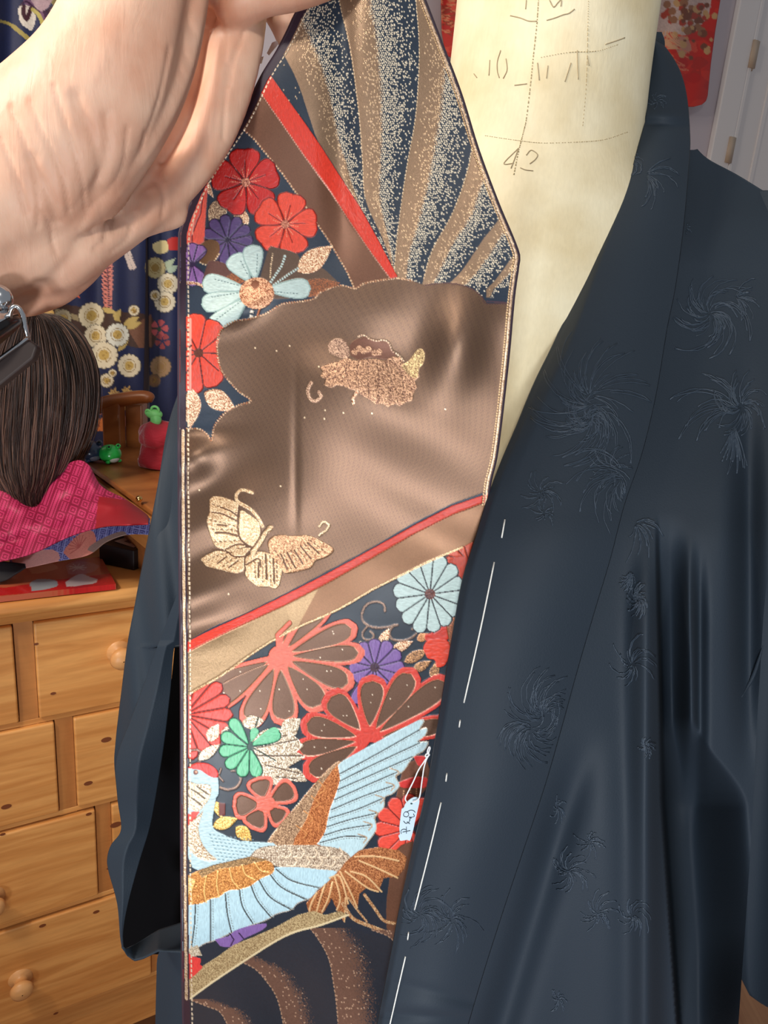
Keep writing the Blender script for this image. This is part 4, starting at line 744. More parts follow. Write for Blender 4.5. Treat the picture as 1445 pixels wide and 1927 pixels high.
mb = MB(); ysb = np.linspace(-66, 1985, 200); X, Y_ = pxgrid(ysb, lambda y: shL(y)-.6, lambda y: shR(y)+.6, 40); mb.grid(P(X, Y_, Ysash(X, Y_)+.0035)); mb.build('lining', m_back, sash)
m_pipe = mat('plum_edging', (56, 40, 54), 0.5)
mb = MB()
for f in (shL, shR): mb.tube(P(f(ysb), ysb, Ysash(f(ysb), ysb)+.0017), .0013, 8)
mb.build('edging', m_pipe, sash)
# ---------------------------------------------------------------- the hand that holds the panel (one continuous surface)
def skin_node(m, nt, b, tc):
    N, L = nt.nodes, nt.links
    n = N.new('ShaderNodeTexNoise'); n.inputs['Scale'].default_value = 34; n.inputs['Detail'].default_value = 4; L.new(tc.outputs['Object'], n.inputs['Vector'])
    r = N.new('ShaderNodeValToRGB'); L.new(n.outputs['Fac'], r.inputs[0]); r.color_ramp.elements[0].position = .35; r.color_ramp.elements[0].color = (*lin((212, 160, 134)), 1); r.color_ramp.elements[1].position = .68; r.color_ramp.elements[1].color = (*lin((228, 190, 166)), 1)
    L.new(r.outputs[0], b.inputs['Base Color'])
    mp = N.new('ShaderNodeMapping'); mp.inputs['Rotation'].default_value = (0, math.radians(-38), 0); mp.inputs['Scale'].default_value = (2.6, 1, .55); L.new(tc.outputs['Object'], mp.inputs[0])
    n2 = N.new('ShaderNodeTexNoise'); n2.inputs['Scale'].default_value = 60; n2.inputs['Detail'].default_value = 6; n2.inputs['Distortion'].default_value = .6; L.new(mp.outputs[0], n2.inputs['Vector'])
    bp = N.new('ShaderNodeBump'); bp.inputs['Strength'].default_value = .26; bp.inputs['Distance'].default_value = .0022; L.new(n2.outputs['Fac'], bp.inputs['Height']); L.new(bp.outputs[0], b.inputs['Normal'])
m_skin = mat('skin', (236, 198, 174), 0.5, sss=0.18, spec=.35, node=skin_node)
def chain(mb, pts, n=7, flat=.7):      # (px, py, depth, radius in px)
    c = cr(np.array(pts, float), n)
    Rm = np.stack([rt, up, fw], 1)
    for x, y, D, r in c:
        R = r*D/F; mb.ball(PD(x, y, D), (R, R, R*flat), 0, 18, 12, rot=Rm)
mb = MB()
chain(mb, [(-1900, 1150, .20, 260), (-1400, 930, .235, 240), (-950, 720, .27, 210), (-520, 540, .305, 180), (-250, 460, .315, 178), (-40, 385, .325, 184), (50, 345, .334, 180)], 6, .62)
chain(mb, [(50, 330, .328, 170), (125, 250, .318, 156), (195, 165, .310, 144), (245, 60, .312, 134), (280, -60, .320, 120)], 6, .78)                 # ball of the thumb
chain(mb, [(60, 390, .337, 172), (150, 372, .345, 135), (235, 352, .352, 100), (308, 305, .359, 88), (362, 215, .364, 94), (404, 90, .369, 92), (418, -60, .374, 94)], 6, .5)   # outer edge of the palm
chain(mb, [(240, 378, .354, 76), (290, 388, .358, 52), (322, 400, .361, 34)], 5, .6)
chain(mb, [(-300, 560, .325, 150), (-60, 450, .338, 162), (50, 455, .346, 138), (140, 432, .352, 92)], 6, .5)
chain(mb, [(270, 240, .369, 120), (330, 60, .370, 110), (370, -90, .368, 120)], 5, .4)
chain(mb, [(430, -10, .356, 64), (490, -22, .352, 50), (548, -26, .350, 44), (610, -40, .352, 38), (665, -62, .356, 32)], 6, .9)    # little finger
chain(mb, [(470, -60, .372, 52), (515, -14, .392, 44), (540, 36, .398, 37), (546, 66, .398, 30)], 6, .9)       # ring finger, behind the panel
chain(mb, [(470, -120, .378, 56), (580, -90, .398, 46), (650, -30, .404, 40), (672, 20, .403, 33)], 6, .9)
chain(mb, [(450, -190, .378, 58), (580, -180, .398, 48), (690, -120, .404, 40), (735, -60, .402, 33)], 6, .9)
chain(mb, [(330, -110, .346, 95), (420, -190, .342, 66), (540, -190, .342, 56), (650, -150, .348, 50), (710, -112, .352, 40)], 6, .85)   # thumb
hand = mb.build('person', m_skin, None)
rm = hand.modifiers.new('r', 'REMESH'); rm.mode = 'VOXEL'; rm.voxel_size = .0013; rm.use_smooth_shade = True
sm = hand.modifiers.new('s', 'SMOOTH'); sm.factor = .5; sm.iterations = 26
dg = bpy.context.evaluated_depsgraph_get(); dg.update()
me = bpy.data.meshes.new_from_object(hand.evaluated_get(dg)); hand.modifiers.clear(); hand.data = me
V = np.empty(len(me.vertices)*3); me.vertices.foreach_get('co', V); V = V.reshape(-1, 3); Nn = np.empty_like(V).ravel(); me.vertices.foreach_get('normal', Nn); Nn = Nn.reshape(-1, 3)
Wd = V+np.array(hand.location)-CAM; dep = Wd@fw; vx = 722.5+F*(Wd@rt)/dep; vy = 963.5-F*(Wd@up)/dep
facing = np.clip(-(Nn@fw)*2, 0, 1)
disp = np.zeros(len(V))
def groove(pts, wd, dp):
    global disp
    c = cr(np.array(pts, float), 8); D = np.full(len(V), 1e9)
    for i in range(len(c)-1):
        a = c[i]; d = c[i+1]-a; L2 = d@d+1e-9; t = np.clip(((vx-a[0])*d[0]+(vy-a[1])*d[1])/L2, 0, 1); D = np.minimum(D, np.hypot(vx-a[0]-t*d[0], vy-a[1]-t*d[1]))
    disp -= dp*np.exp(-(D/wd)**2)*facing
groove([(392, -40), (378, 60), (362, 150), (330, 240), (280, 330), (225, 400)], 30, .008)
groove([(385, -20), (372, 90), (350, 190), (305, 280)], 9, .0016)
groove([(40, 480), (110, 455), (165, 420), (190, 380)], 40, .004)
for g in [[(100, 160), (125, 240), (150, 320), (165, 400)], [(55, 190), (85, 260), (118, 330), (130, 400)], [(20, 200), (50, 280), (70, 360), (72, 430)], [(240, 240), (230, 320), (190, 400), (178, 440)], [(275, 250), (262, 330), (225, 390), (200, 450)], [(320, 90), (300, 190), (268, 280), (235, 350)],
          [(150, 440), (175, 400), (195, 380)], [(180, 470), (215, 440), (240, 400)], [(210, 475), (240, 450), (262, 405)], [(430, 120), (424, 180), (420, 260)], [(460, 60), (440, 110), (432, 160)], [(300, 330), (310, 370), (305, 410)], [(0, 260), (30, 330), (50, 400)], [(485, 40), (500, 30), (520, 28)], [(250, 430), (280, 400), (290, 360)], [(80, 400), (100, 440), (110, 480)]]:
    groove(g, 4.2, .00075)
for g in [[(140, 180), (175, 260), (190, 340)], [(200, 220), (200, 300), (180, 370)], [(60, 300), (95, 380), (105, 420)]]: groove(g, 11, .0012)
V2 = V+Nn*disp[:, None]; me.vertices.foreach_set('co', V2.ravel()); me.update()
me.polygons.foreach_set('use_smooth', np.ones(len(me.polygons), dtype=bool))
hand['label'] = 'person, only a bare wrist, palm and curled fingers gripping the brocade panel'; hand['category'] = 'person'
m_gold = mat('polished_gold', (232, 186, 110), 0.2, 1.0)
def torus(mb, c, ax, R, r, n=36, k=10, arc=(0, 2*math.pi), flat=1):
    ax = np.array(ax, float); ax /= np.linalg.norm(ax); a = np.cross(ax, [0.2, .3, 1]); a /= np.linalg.norm(a); b = np.cross(ax, a)
    t = np.linspace(*arc, n); ph = np.linspace(0, 2*math.pi, k, endpoint=False)
    d = np.cos(t)[:, None]*a+np.sin(t)[:, None]*b
    G = np.asarray(c)+d[:, None]*(R+r*np.cos(ph))[None, :, None]+ax*(r*flat*np.sin(ph))[None, :, None]; mb.grid(G, close=True)
mb = MB(); c0 = PD(524, 4, .394); torus(mb, c0, PD(540, 40, .398)-PD(510, -24, .390), .0128, .0012, flat=1.8)
tag(mb.build('finger_ring', m_gold, None), 'thin gold ring on the curled finger behind the panel top', 'ring')
# wristwatch, seen from the strap side
m_steel = mat('polished_steel', (205, 208, 212), 0.16, 1.0); m_glass = mat('watch_glass', (14, 13, 14), 0.06, 0, spec=1.0, coat=1.0); m_strap = mat('dark_leather', (58, 46, 44), .55)
wc = PD(-26, 650, .318); watch = empty('wristwatch', wc, 'steel wristwatch with dark dial on the wrist at the left edge', 'watch')
ax = PD(28, 596, .322)-PD(-60, 700, .315); ax /= np.linalg.norm(ax)          # along the dial edge
fx = PD(60, 640, .33)-PD(-20, 560, .31); fx /= np.linalg.norm(fx)
def disc_solid(mb, c, nrm, R, t0, t1, prof=None, n=48):
    nrm = nrm/np.linalg.norm(nrm); a = np.cross(nrm, [0, 0, 1.]); a /= np.linalg.norm(a); b = np.cross(nrm, a); th = np.linspace(0, 2*math.pi, n, endpoint=False)
    pr = prof or [(0, t0), (R*.96, t0), (R, t0+(t1-t0)*.2), (R, t0+(t1-t0)*.8), (R*.96, t1), (0.0001, t1)]
    G = np.array([[c+nrm*h+(np.cos(t)*a+np.sin(t)*b)*max(r_, .0001) for t in th] for r_, h in pr]); mb.grid(G, close=True)
nrm = -(rt*.62-up*.78)*.94-fw*.34; nrm /= np.linalg.norm(nrm)
mb = MB(); disc_solid(mb, wc, nrm, .0185, -.001, .004); mb.build('case', mat('dark_case', (30, 29, 31), .25, .3), watch)
mb = MB(); disc_solid(mb, wc, nrm, .0, 0, 0, prof=[(.0188, .002), (.019, .005), (.0165, .0066), (.0155, .0055)]); mb.build('bezel', m_steel, watch)
mb = MB(); disc_solid(mb, wc, nrm, .0158, .0035, .0058); mb.build('dial_glass', m_glass, watch)
ring = []; th = np.linspace(0, 2*math.pi, 48, endpoint=False); av = (rt+.36*up); av /= np.linalg.norm(av); pv = (-up+.36*rt); pv /= np.linalg.norm(pv); c_ = PD(-78, 425, .338)
for o_, k_ in ((-.007, 1.0), (-.007, 1.05), (.007, 1.05), (.007, 1.0), (-.007, 1.0)): ring.append([c_+av*o_+pv*.0485*k_*math.cos(t)+fw*.031*k_*math.sin(t) for t in th])
mb = MB(); mb.grid(np.array(ring), close=True); mb.build('wrist_band', m_strap, watch)
mb = MB(); mb.ball(PD(0, 560, .312), (.0055, .0045, .0055), 0, 18, 12); mb.build('crown', m_steel, watch)
mb = MB(); mb.tube(cr([PD(18, 600, .312), PD(22, 582, .310), PD(32, 577, .310), PD(42, 590, .311), PD(48, 618, .313), PD(52, 634, .315)], 6), .0010, 8); mb.build('lug_bar', m_steel, watch)
mb = MB(); s_ = [(46, 634), (70, 650), (62, 674), (0, 724), (-60, 772), (-60, 728), (-4, 680)]
mb.prism([PD(x, y, .326) for x, y in s_], fw*.005); mb.build('strap', m_strap, watch, smooth=False, bevel=.001)
mb = MB(); mb.tube([PD(-50, 712, .3245), PD(0, 674, .3245), PD(52, 636, .3245)], .0009, 8); mb.build('spring_bar', m_steel, watch)
# ---------------------------------------------------------------- price tag on the panel
m_tag = mat('pale_blue_card', (196, 218, 232), 0.6); m_pen = mat('pen_ink', (58, 72, 84), 0.6); m_str = mat('white_string', (238, 240, 242), .6)
def zt(p): return [(730+x*.1193, 1380+y*.1193) for x, y in p]
Yt = lambda x, y: np.minimum(Ysash(x, y)-.004, Ycol(np.maximum(x, colI(y)), y)+.012)-.0005
pt = empty('price_tag', P(778, 1540, .43), 'small pale blue string tag with handwritten price, hanging beside the coat collar', 'price tag')
mb = MB(); r_ = np.array(cr(zt([(215, 1195), (250, 1175), (270, 1120), (310, 1075), (370, 1030), (430, 1008), (480, 1030), (497, 1070), (480, 1160), (440, 1330), (360, 1670), (300, 1680), (200, 1695), (180, 1660), (165, 1615), (190, 1590), (180, 1500), (195, 1350)])+[zt([(215, 1195)])[0]], 3))[:-1]
mb.prism(P(r_[:, 0], r_[:, 1], Yt(r_[:, 0], r_[:, 1])), np.array([0, .0006, 0])); mb.build('card', m_tag, pt, smooth=False)
def drp(pts, off, sm_=6):
    c = cr(np.array(zt(pts), float), sm_); return P(c[:, 0], c[:, 1], Yt(c[:, 0], c[:, 1])-off)
mb = MB()
for l in [[(300, 1320), (255, 1310), (245, 1275), (275, 1240), (315, 1250), (325, 1290), (300, 1320)], [(290, 1245), (350, 1215), (400, 1220), (430, 1250)], [(400, 1270), (415, 1310), (360, 1325), (330, 1320)], [(245, 1385), (280, 1420), (330, 1400), (350, 1325)], [(335, 1330), (372, 1340)], [(300, 1395), (345, 1430)], [(210, 1585), (205, 1540), (240, 1515), (290, 1520)], [(230, 1560), (350, 1535)], [(290, 1475), (290, 1580)], [(350, 1330), (345, 1380)]]:
    mb.tube(drp(l, .0002), .00022, 5)
mb.build('handwriting', m_pen, pt)
mb = MB(); mb.tube(drp([(300, 1085), (275, 1040), (290, 980), (400, 760), (480, 580), (560, 460), (600, 400), (640, 360)], .0012), .0005, 6); mb.tube(drp([(385, 1085), (450, 1060), (500, 1000), (530, 800), (565, 560), (600, 430), (650, 330)], .0014), .0005, 6)
mb.tube(drp([(590, 360), (600, 330), (640, 320), (650, 345), (600, 370), (590, 355)], .002), .0005, 6); mb.tube(drp([(620, 330), (625, 270), (650, 215), (665, 230), (650, 280), (632, 330)], .002), .0005, 6); mb.build('string', m_str, pt)
mb = MB(); q = np.array(zt([(370, 1110)])); p_ = P(q[:, 0], q[:, 1], Yt(q[:, 0], q[:, 1])-.0001)[0]; mb.ball(p_, (.0008, .0002, .0006), 0, 12, 8); mb.build('punched_hole', mat('hole_shade', (40, 70, 66), .9), pt)
mb = MB(); q = [(470, 112), (496, 106), (492, 119), (468, 122)]; mb.prism([P(x, y, .452) for x, y in q], np.array([0, .0006, 0]))
lt = [(522, 76), (512, 80), (502, 100), (506, 104), (524, 82)]; mb.prism([P(x, y, .452) for x, y in lt], np.array([0, .0006, 0]))
tag(mb.build('paper_label', mat('white_paper', (236, 232, 238), .7), None, smooth=False), 'scrap of white paper label peeking from behind the panel beside the palm', 'label')
# ---------------------------------------------------------------- dark blue kimono hanging behind
K = Canvas(-40, -60, 360, 960, 2.0, (26, 34, 74))
K.put((slice(0, K.H), slice(0, K.W)), np.ones((K.H, K.W), bool), (26, 36, 78), 0, 0, 'fine', None)
CR1 = (226, 216, 190); CR2 = (198, 168, 96)
def kmum(cx, cy, R, c1=CR1, c2=CR2, n=16):
    for i in range(n): K.petal(cx, cy, 360*i/n, R*.3, R, R*.2, (92, 82, 66), grow=.8)
    for i in range(n): K.petal(cx, cy, 360*i/n, R*.3, R, R*.19, c1)
    K.disc(cx, cy, R*.58, c1)
    for r_ in (.54, .36): 
        a = np.linspace(0, 6.3, 30); K.line([(cx+R*r_*math.cos(t), cy+R*r_*math.sin(t)) for t in a], 1.2, (146, 118, 64))
    K.disc(cx, cy, R*.40, c2); 
    for i in range(14): a = rng.uniform(0, 6.28); r_ = rng.uniform(0, .45)*R; K.disc(cx+r_*math.cos(a), cy+r_*math.sin(a), .9, (150, 116, 56))
def kmaple(cx, cy, R, rot, col, dk):
    for a, l in ((0, 1), (42, .85), (-42, .85), (85, .7), (-85, .7), (135, .4), (-135, .4)):
        K.leaf(cx, cy, cx+R*l*math.cos(math.radians(rot+a)), cy+R*l*math.sin(math.radians(rot+a)), R*.17, col)
    for a in (0, 42, -42): K.line([(cx, cy), (cx+R*.7*math.cos(math.radians(rot+a)), cy+R*.7*math.sin(math.radians(rot+a)))], 1, dk)
def z1(p, s=.166, oy=0): return [(s*x, oy+s*y) for x, y in p]
K.poly(z1([(560, 0), (860, -60), (900, 60), (760, 180), (640, 120)]), (122, 108, 62), tex='fine'); 
for i in range(60): x, y = rng.uniform(94, 150), rng.uniform(-20, 26); K.line([(x, y), (x+rng.uniform(-5, 5), y+rng.uniform(-5, 5))], 1, (190, 168, 96))
K.line(z1([(728, -60), (735, 180)]), 6, (150, 158, 96)); K.line(z1([(600, -60), (560, 20), (540, 60)]), 8, (168, 140, 150), smooth=5)
K.line(z1([(300, 20), (380, 80), (460, 130), (520, 230), (570, 300)]), 12, (120, 86, 118), smooth=6); K.line(z1([(420, 60), (500, 120), (530, 190)]), 7, (64, 34, 66), smooth=6)
K.poly(z1([(330, -20), (480, -40), (560, 60), (480, 130), (400, 80)]), (176, 150, 160), smooth=4, tex='fine'); K.line(z1([(560, 130), (620, 90), (690, 130), (740, 210)]), 10, (52, 24, 46), smooth=5); K.line(z1([(580, 120), (640, 110), (690, 170)]), 2, (210, 180, 190), smooth=5)
K.line(z1([(540, 290), (560, 200), (610, 160), (660, 200), (690, 280)]), 6, (188, 158, 176), smooth=6); K.poly(z1([(510, 200), (560, 300), (560, 440), (510, 460), (490, 340)]), (74, 44, 84), smooth=4); K.poly(z1([(590, 200), (650, 220), (670, 300), (620, 380), (580, 300)]), (56, 44, 84), smooth=4)
K.poly(z1([(650, 190), (720, 230), (700, 300), (670, 290)]), (214, 206, 208), smooth=3)
K.poly(z1([(205, 110), (240, 65), (300, 60), (370, 110), (400, 160), (402, 240), (380, 310), (350, 350), (300, 320), (250, 280), (218, 220)]), (222, 214, 204), smooth=4, tex='fine'); K.line(z1([(270, 80), (262, 140), (300, 220), (330, 150), (350, 90)]), 8, (64, 22, 38), smooth=5); K.line(z1([(300, 80), (296, 150)]), 2.2, (220, 200, 196))
K.line(z1([(235, 60), (300, 20), (400, 100), (450, 140)]), 4, (60, 26, 60), smooth=5)
for l in ([(5, 242), (80, 262), (160, 305), (170, 330)], [(150, 300), (260, 390), (360, 480), (430, 570), (520, 680)]): K.line(z1(l), 8 if l[0][0] > 100 else 5.5, (168, 152, 82), smooth=6)
K.line(z1([(370, 110), (440, 170), (480, 250), (505, 350)]), 7.5, (184, 172, 96), smooth=6); K.line(z1([(485, 370), (510, 490)]), 4, (190, 160, 130))
for yy_ in np.arange(300, 580, 8.2):
    for s_ in (-1, 1): K.leaf(202+.03*(yy_-480)*1.2, yy_+2, 202+s_*11*(1-.3*ss(540, 580, yy_)), yy_-4, 4.6, (216, 132, 122)); K.leaf(202, yy_+1, 202+s_*8, yy_-3, 1.4, (60, 34, 50))
for i in range(9):
    for s_ in (-1, 1): K.leaf(236+i*1.6, 470+i*4.6, 236+i*1.6+s_*8, 464+i*4.6, 3, (212, 196, 190))
for i in range(14):
    for s_ in (-1, 1): K.leaf(236, 330+i*10, 236+s_*9, 326+i*10, 3.4, (206, 188, 190))
K.poly([(94, 548), (118, 532), (126, 545), (104, 560)], (222, 156, 160), smooth=3); kmaple(126, 540, 32, 40, (226, 98, 56), (170, 60, 40)); kmaple(140, 524, 20, -20, (214, 112, 70), (160, 60, 40)); K.leaf(86, 572, 112, 556, 7, (224, 150, 158)); K.poly([(64, 586), (78, 572), (102, 580), (104, 592), (70, 596)], (216, 176, 104), smooth=3)
K.poly([(96, 575), (200, 585), (285, 596), (285, 655), (190, 640), (120, 640)], (66, 44, 38), tex='fine', smooth=3); K.poly([(240, 620), (285, 590), (285, 652), (262, 655)], (116, 78, 60), tex='fine'); K.line([(108, 586), (150, 600)], 10, (150, 136, 104))
for l in ((190, 580, 222, 590, 5), (216, 604, 228, 580, 5), (232, 612, 262, 596, 7), (236, 618, 268, 606, 6), (222, 660, 242, 640, 5), (214, 590, 226, 606, 5)): K.leaf(*l, (196, 172, 104))
for q in ((172, 594, 25, (214, 204, 176), (176, 150, 82)), (180, 632, 22), (196, 668, 26), (221, 630, 22, (222, 224, 214)), (243, 688, 22), (201, 716, 13), (252, 584, 10), (212, 702, 7), (118, 598, 16, (176, 166, 140))): kmum(*q)
kmaple(213, 742, 15, -70, (208, 176, 118), (150, 110, 70)); kmaple(237, 738, 15, -60, (214, 178, 110), (150, 110, 70)); kmaple(184, 802, 26, -50, (222, 130, 70), (160, 70, 40)); kmaple(182, 775, 17, -60, (216, 120, 90), (150, 60, 50)); K.leaf(228, 775, 228, 820, 9, (206, 122, 110)); K.leaf(232, 788, 256, 782, 5, (222, 150, 130)); K.leaf(226, 770, 254, 762, 5, (216, 170, 100)); K.leaf(218, 820, 240, 835, 5, (190, 170, 120)); kmaple(206, 860, 18, 60, (200, 90, 60), (120, 40, 40))
# neighbouring sleeve print
K.poly([(314, 452), (336, 446), (340, 468), (318, 470)], (190, 44, 40), smooth=3); K.poly([(286, 460), (312, 452), (316, 472), (300, 478), (288, 470)], (224, 206, 150), smooth=4); K.leaf(302, 510, 330, 486, 7, (170, 186, 160)); K.leaf(316, 512, 334, 500, 6, (170, 190, 170))
for q in ((292, 504, 20, (188, 174, 128), (150, 122, 58)), (316, 534, 20), (310, 568, 20), (292, 556, 10), (302, 690, 20, (160, 128, 96), (150, 116, 78)), (290, 716, 12, (126, 92, 66), (120, 86, 58))): kmum(*q)
for a in range(5): K.petal(300, 618, a*72, 3, 17, 7, (178, 76, 82)); K.petal(306, 642, a*72+20, 3, 15, 6, (150, 62, 66))
K.disc(300, 620, 4, (50, 70, 50))
m_kim = mat('printed_silk', None, .62, attr=True, bump=('noise', 700, .15, .0006, (1, 1, 1)))
def hung(name, ysr, L_, R_, b0, rip, label, cat, nu, nv, cv=None, material=None):
    ys = np.linspace(ysr[0], ysr[1], nv); X, Y = pxgrid(ys, L_, R_, nu); off = b0+rip(X, Y)
    G = np.stack([PP(X.ravel()[i], Y.ravel()[i], d0-nn*float(off.ravel()[i]), nn) for i in range(X.size)]) if X.size < 2000 else None
    if G is None:
        dd = _d(X, Y); p0 = d0-nn*off[..., None]; t = ((p0-CAM)@nn)/(dd@nn); G = (CAM+t[..., None]*dd).reshape(-1, 3)
    mb = MB(); mb.grid(G.reshape(nv, nu, 3)); o = mb.build(name, material or m_kim, None, colour=cv.rgba(X, Y) if cv else None, solid=.002)
    return tag(o, label, cat)
cst = lambda v: (lambda y: np.full_like(np.asarray(y, float), float(v)))
hung('hanging_kimono', (-50, 950), cst(-30), scr([(-50, 262), (420, 274), (800, 268), (950, 262)]), WALL-.07, lambda x, y: .012*np.sin(x/26+y/400)+.004*np.sin(x/9), 'navy kimono printed with iris, wisteria and cream chrysanthemums, hanging on the wall behind the hair', 'kimono', 150, 480, K)
hung('hanging_kimono', (380, 950), scr([(380, 277), (800, 282), (950, 280)]), cst(352), WALL-.05, lambda x, y: .014*np.sin(x/14)+.02*((x-276)/70), 'narrow strip of navy flowered kimono between the printed kimono and the brocade panel', 'kimono', 40, 280, K)
# ---------------------------------------------------------------- red brocade hanging by the door
Rd = Canvas(790, -70, 1370, 215, 1.6, (196, 34, 22))
for i in range(260): x, y = rng.uniform(800, 1365), rng.uniform(-60, 205); Rd.poly([(x+rng.uniform(5, 22)*math.cos(a)*1.0, y+rng.uniform(4, 15)*math.sin(a)) for a in np.linspace(0, 5.6, 8)], [(186, 26, 18), (208, 44, 26), (176, 36, 26), (214, 70, 48)][i % 4], smooth=3)
for i in range(120):
    x, y = rng.uniform(822, 868), rng.uniform(-60, 66); a = rng.uniform(-.6, .6); Rd.line([(x, y), (x+9*math.cos(a), y+9*math.sin(a))], 2.2, (210, 130, 92) if i % 2 else (150, 60, 40), .2)
Rd.poly([(1235, -70), (1330, -70), (1338, 0), (1325, 40), (1290, 66), (1262, 60), (1235, 70)], (196, 168, 158), tex='fine', smooth=4); Rd.poly([(1262, 75), (1290, 70), (1300, 95), (1275, 100)], (190, 130, 110), smooth=3)
for i in range(90): x, y = 1300+rng.normal()*26, 18+rng.normal()*30+(0 if i % 2 else 20); Rd.disc(x, y, rng.uniform(3, 8), [(120, 66, 44), (150, 100, 70), (196, 150, 100), (170, 60, 40)][i % 4])
for i in range(26): a = math.radians(-150+i*6); Rd.line([(1250+6*math.cos(a), 92+6*math.sin(a)), (1250+30*math.cos(a), 92+34*math.sin(a))], 1.6, (216, 160, 120), .2)
for i in range(30): x, y = rng.uniform(1230, 1290), rng.uniform(60, 130); Rd.line([(x, y), (x+8, y+4)], 1.8, (220, 120, 90), .2)
rdL = scr([(-60, 812), (0, 828), (60, 832), (110, 852), (150, 860), (201, 1270)]); rdL = interp([(-60, 832), (0, 830), (60, 831), (90, 836), (105, 842), (112, 856), (130, 870), (201, 900)])
rdR = interp([(-60, 1368), (0, 1355), (60, 1345), (120, 1337), (180, 1331), (190, 1328), (197, 1320), (201, 1305)])
hung('hanging_kimono', (-60, 201), rdL, rdR, WALL-.05, lambda x, y: .012*np.sin(x/30)+.006*np.sin(x/11+y/40), 'red brocade kimono sleeve with rounded corners, hanging on the wall behind the dress form', 'kimono', 260, 130, Rd)
# ---------------------------------------------------------------- wooden dressing-mirror stand on the chest
m_wal = wood('brown_varnished_wood', (178, 112, 58), (138, 78, 38), 3, (3, 3, 3), .35)
ZV = ZT+.125
stand = empty('mirror_stand', PZ(240, 900, ZT+.002), 'brown wooden mirror stand with a small drawer knob, on the chest beside the red cloth', 'mirror stand')
A_, B_, C_, D_ = [PZ(x, y, ZV) for x, y in ((150, 866), (300, 975), (380, 885), (224, 832))]
dn = np.array([0, 0, -.122]); up_ = np.array([0, 0, .006])
mb = MB(); ins = lambda p, k=.16: p+(sum((A_, B_, C_, D_))/4-p)*k; q = [ins(p) for p in (A_, B_, C_, D_)]; mb.hexa([p+dn for p in q]+[p-up_ for p in q]); mb.build('box', m_wal, stand, smooth=False, bevel=.002)
mb = MB(); mb.hexa([p-up_ for p in (A_, B_, C_, D_)]+[p+up_*.6 for p in (A_, B_, C_, D_)]); mb.build('top', m_wal, stand, smooth=False, bevel=.003)
en = (B_-A_)/np.linalg.norm(B_-A_); on = np.cross(en, [0, 0, 1.0]); on /= np.linalg.norm(on); on = on if on@(A_-D_) > 0 else -on
mb = MB(); a = A_+en*.02-up_*2.2+on*.002; b = B_-en*.02-up_*2.2+on*.002; mb.hexa([a+dn*.42, b+dn*.42, b+dn*.42-on*.01, a+dn*.42-on*.01, a, b, b-on*.01, a-on*.01]); dw = mb.build('drawer', m_pine, stand, smooth=False, bevel=.002)
kp = P(268, 938, float(A_[1])); tt = np.dot(A_-CAM, on)/np.dot(_d(268, 938), on); kp = CAM+tt*_d(268, 938)+on*.005
mb = MB(); mb.ball(kp, .005, 0, 16, 10); kb = mb.build('knob', m_gold, None); kb.location = tuple(np.array(kb.location)-np.array(stand.location)-np.array(dw.location)); kb.parent = dw
def post(name, x, y0, y1, wpx_, z, mw):
    base = PZ(x, y1, z); r = wpx_*np.linalg.norm(base-CAM)/F/2; t = base.copy(); dd = _d(x, y0); t[2] = CAM[2]+dd[2]*(base[1]/dd[1])
    mb = MB(); c = [base+np.array([sx*r, sy*r, 0]) for sx, sy in ((-1, -1), (1, -1), (1, 1), (-1, 1))]; mb.hexa(c+[p*np.array([1, 1, 0])+np.array([0, 0, t[2]]) for p in c]); mb.build(name, mw, stand, smooth=False, bevel=.003); return base, t[2], r
b1, z1_, r1 = post('post', 216, 752, 846, 30, ZV, m_wal); b2_, z2_, r2 = post('post', 258, 758, 842, 30, ZV, m_wal)
mb = MB(); rp = np.array([(170, 772, 12), (186, 764, 13), (205, 758, 13), (230, 752, 12), (262, 747, 11), (280, 748, 10), (288, 752, 6)], float); rc = cr(rp, 6)
Yr = float(b1[1]); mb.tube(P(rc[:, 0], rc[:, 1], Yr-.004), rc[:, 2]*1.12*Yr/F, 14); mb.build('armrest_rail', m_wal, stand)
# rounded toys standing on it
def toy(px, py, R, cols, name, label, face=True):
    m1 = mat(name+'_rubber', cols[0], .3, coat=.5); m2 = mat(name+'_belly', cols[1], .4); m3 = mat(name+'_eye', (16, 20, 20), .2)
    base = PZ(px, py+19, ZV+.004); r = R*np.linalg.norm(base-CAM)/F; c = base+np.array([0, 0, r*.86]); t = empty(name, base, label, 'toy')
    mb = MB(); mb.ball(c, (r, r*.95, r*.88), 0, 28, 18); mb.build('body', m1, t)
    v = (CAM-c)/np.linalg.norm(CAM-c); s_ = np.cross(v, [0, 0, 1]); s_ /= np.linalg.norm(s_); u_ = np.cross(s_, v); h = -s_*.55+v*.85; h /= np.linalg.norm(h); g = np.cross(h, [0, 0, 1]); g /= np.linalg.norm(g)
    for k in (-1, 1):
        e = c+h*r*.55+g*k*r*.48+np.array([0, 0, r*.66]); mb = MB(); mb.ball(e, r*.24, 0, 14, 10); ed = mb.build('eye_bump', m1, t)
        mb = MB(); mb.ball(e+v*r*.17+u_*r*.04, r*.11, 0, 10, 8); x = mb.build('eye', m3, None); x.location = tuple(np.array(x.location)-np.array(t.location)-np.array(ed.location)); x.parent = ed
    mb = MB(); mb.ball(c+h*r*.38-np.array([0, 0, r*.42]), (r*.6, r*.6, r*.42), 0, 20, 12); mb.build('belly', m2, t)
    for k in (-1, 1): mb = MB(); mb.ball(c+h*r*.5+g*k*r*.6-np.array([0, 0, r*.72]), (r*.22, r*.22, r*.16), 0, 12, 8); mb.build('foot', m1, t)
toy(208, 852, 19, ((46, 206, 86), (232, 240, 236)), 'frog_toy', 'round glossy green frog toy with white belly, on the wooden stand')
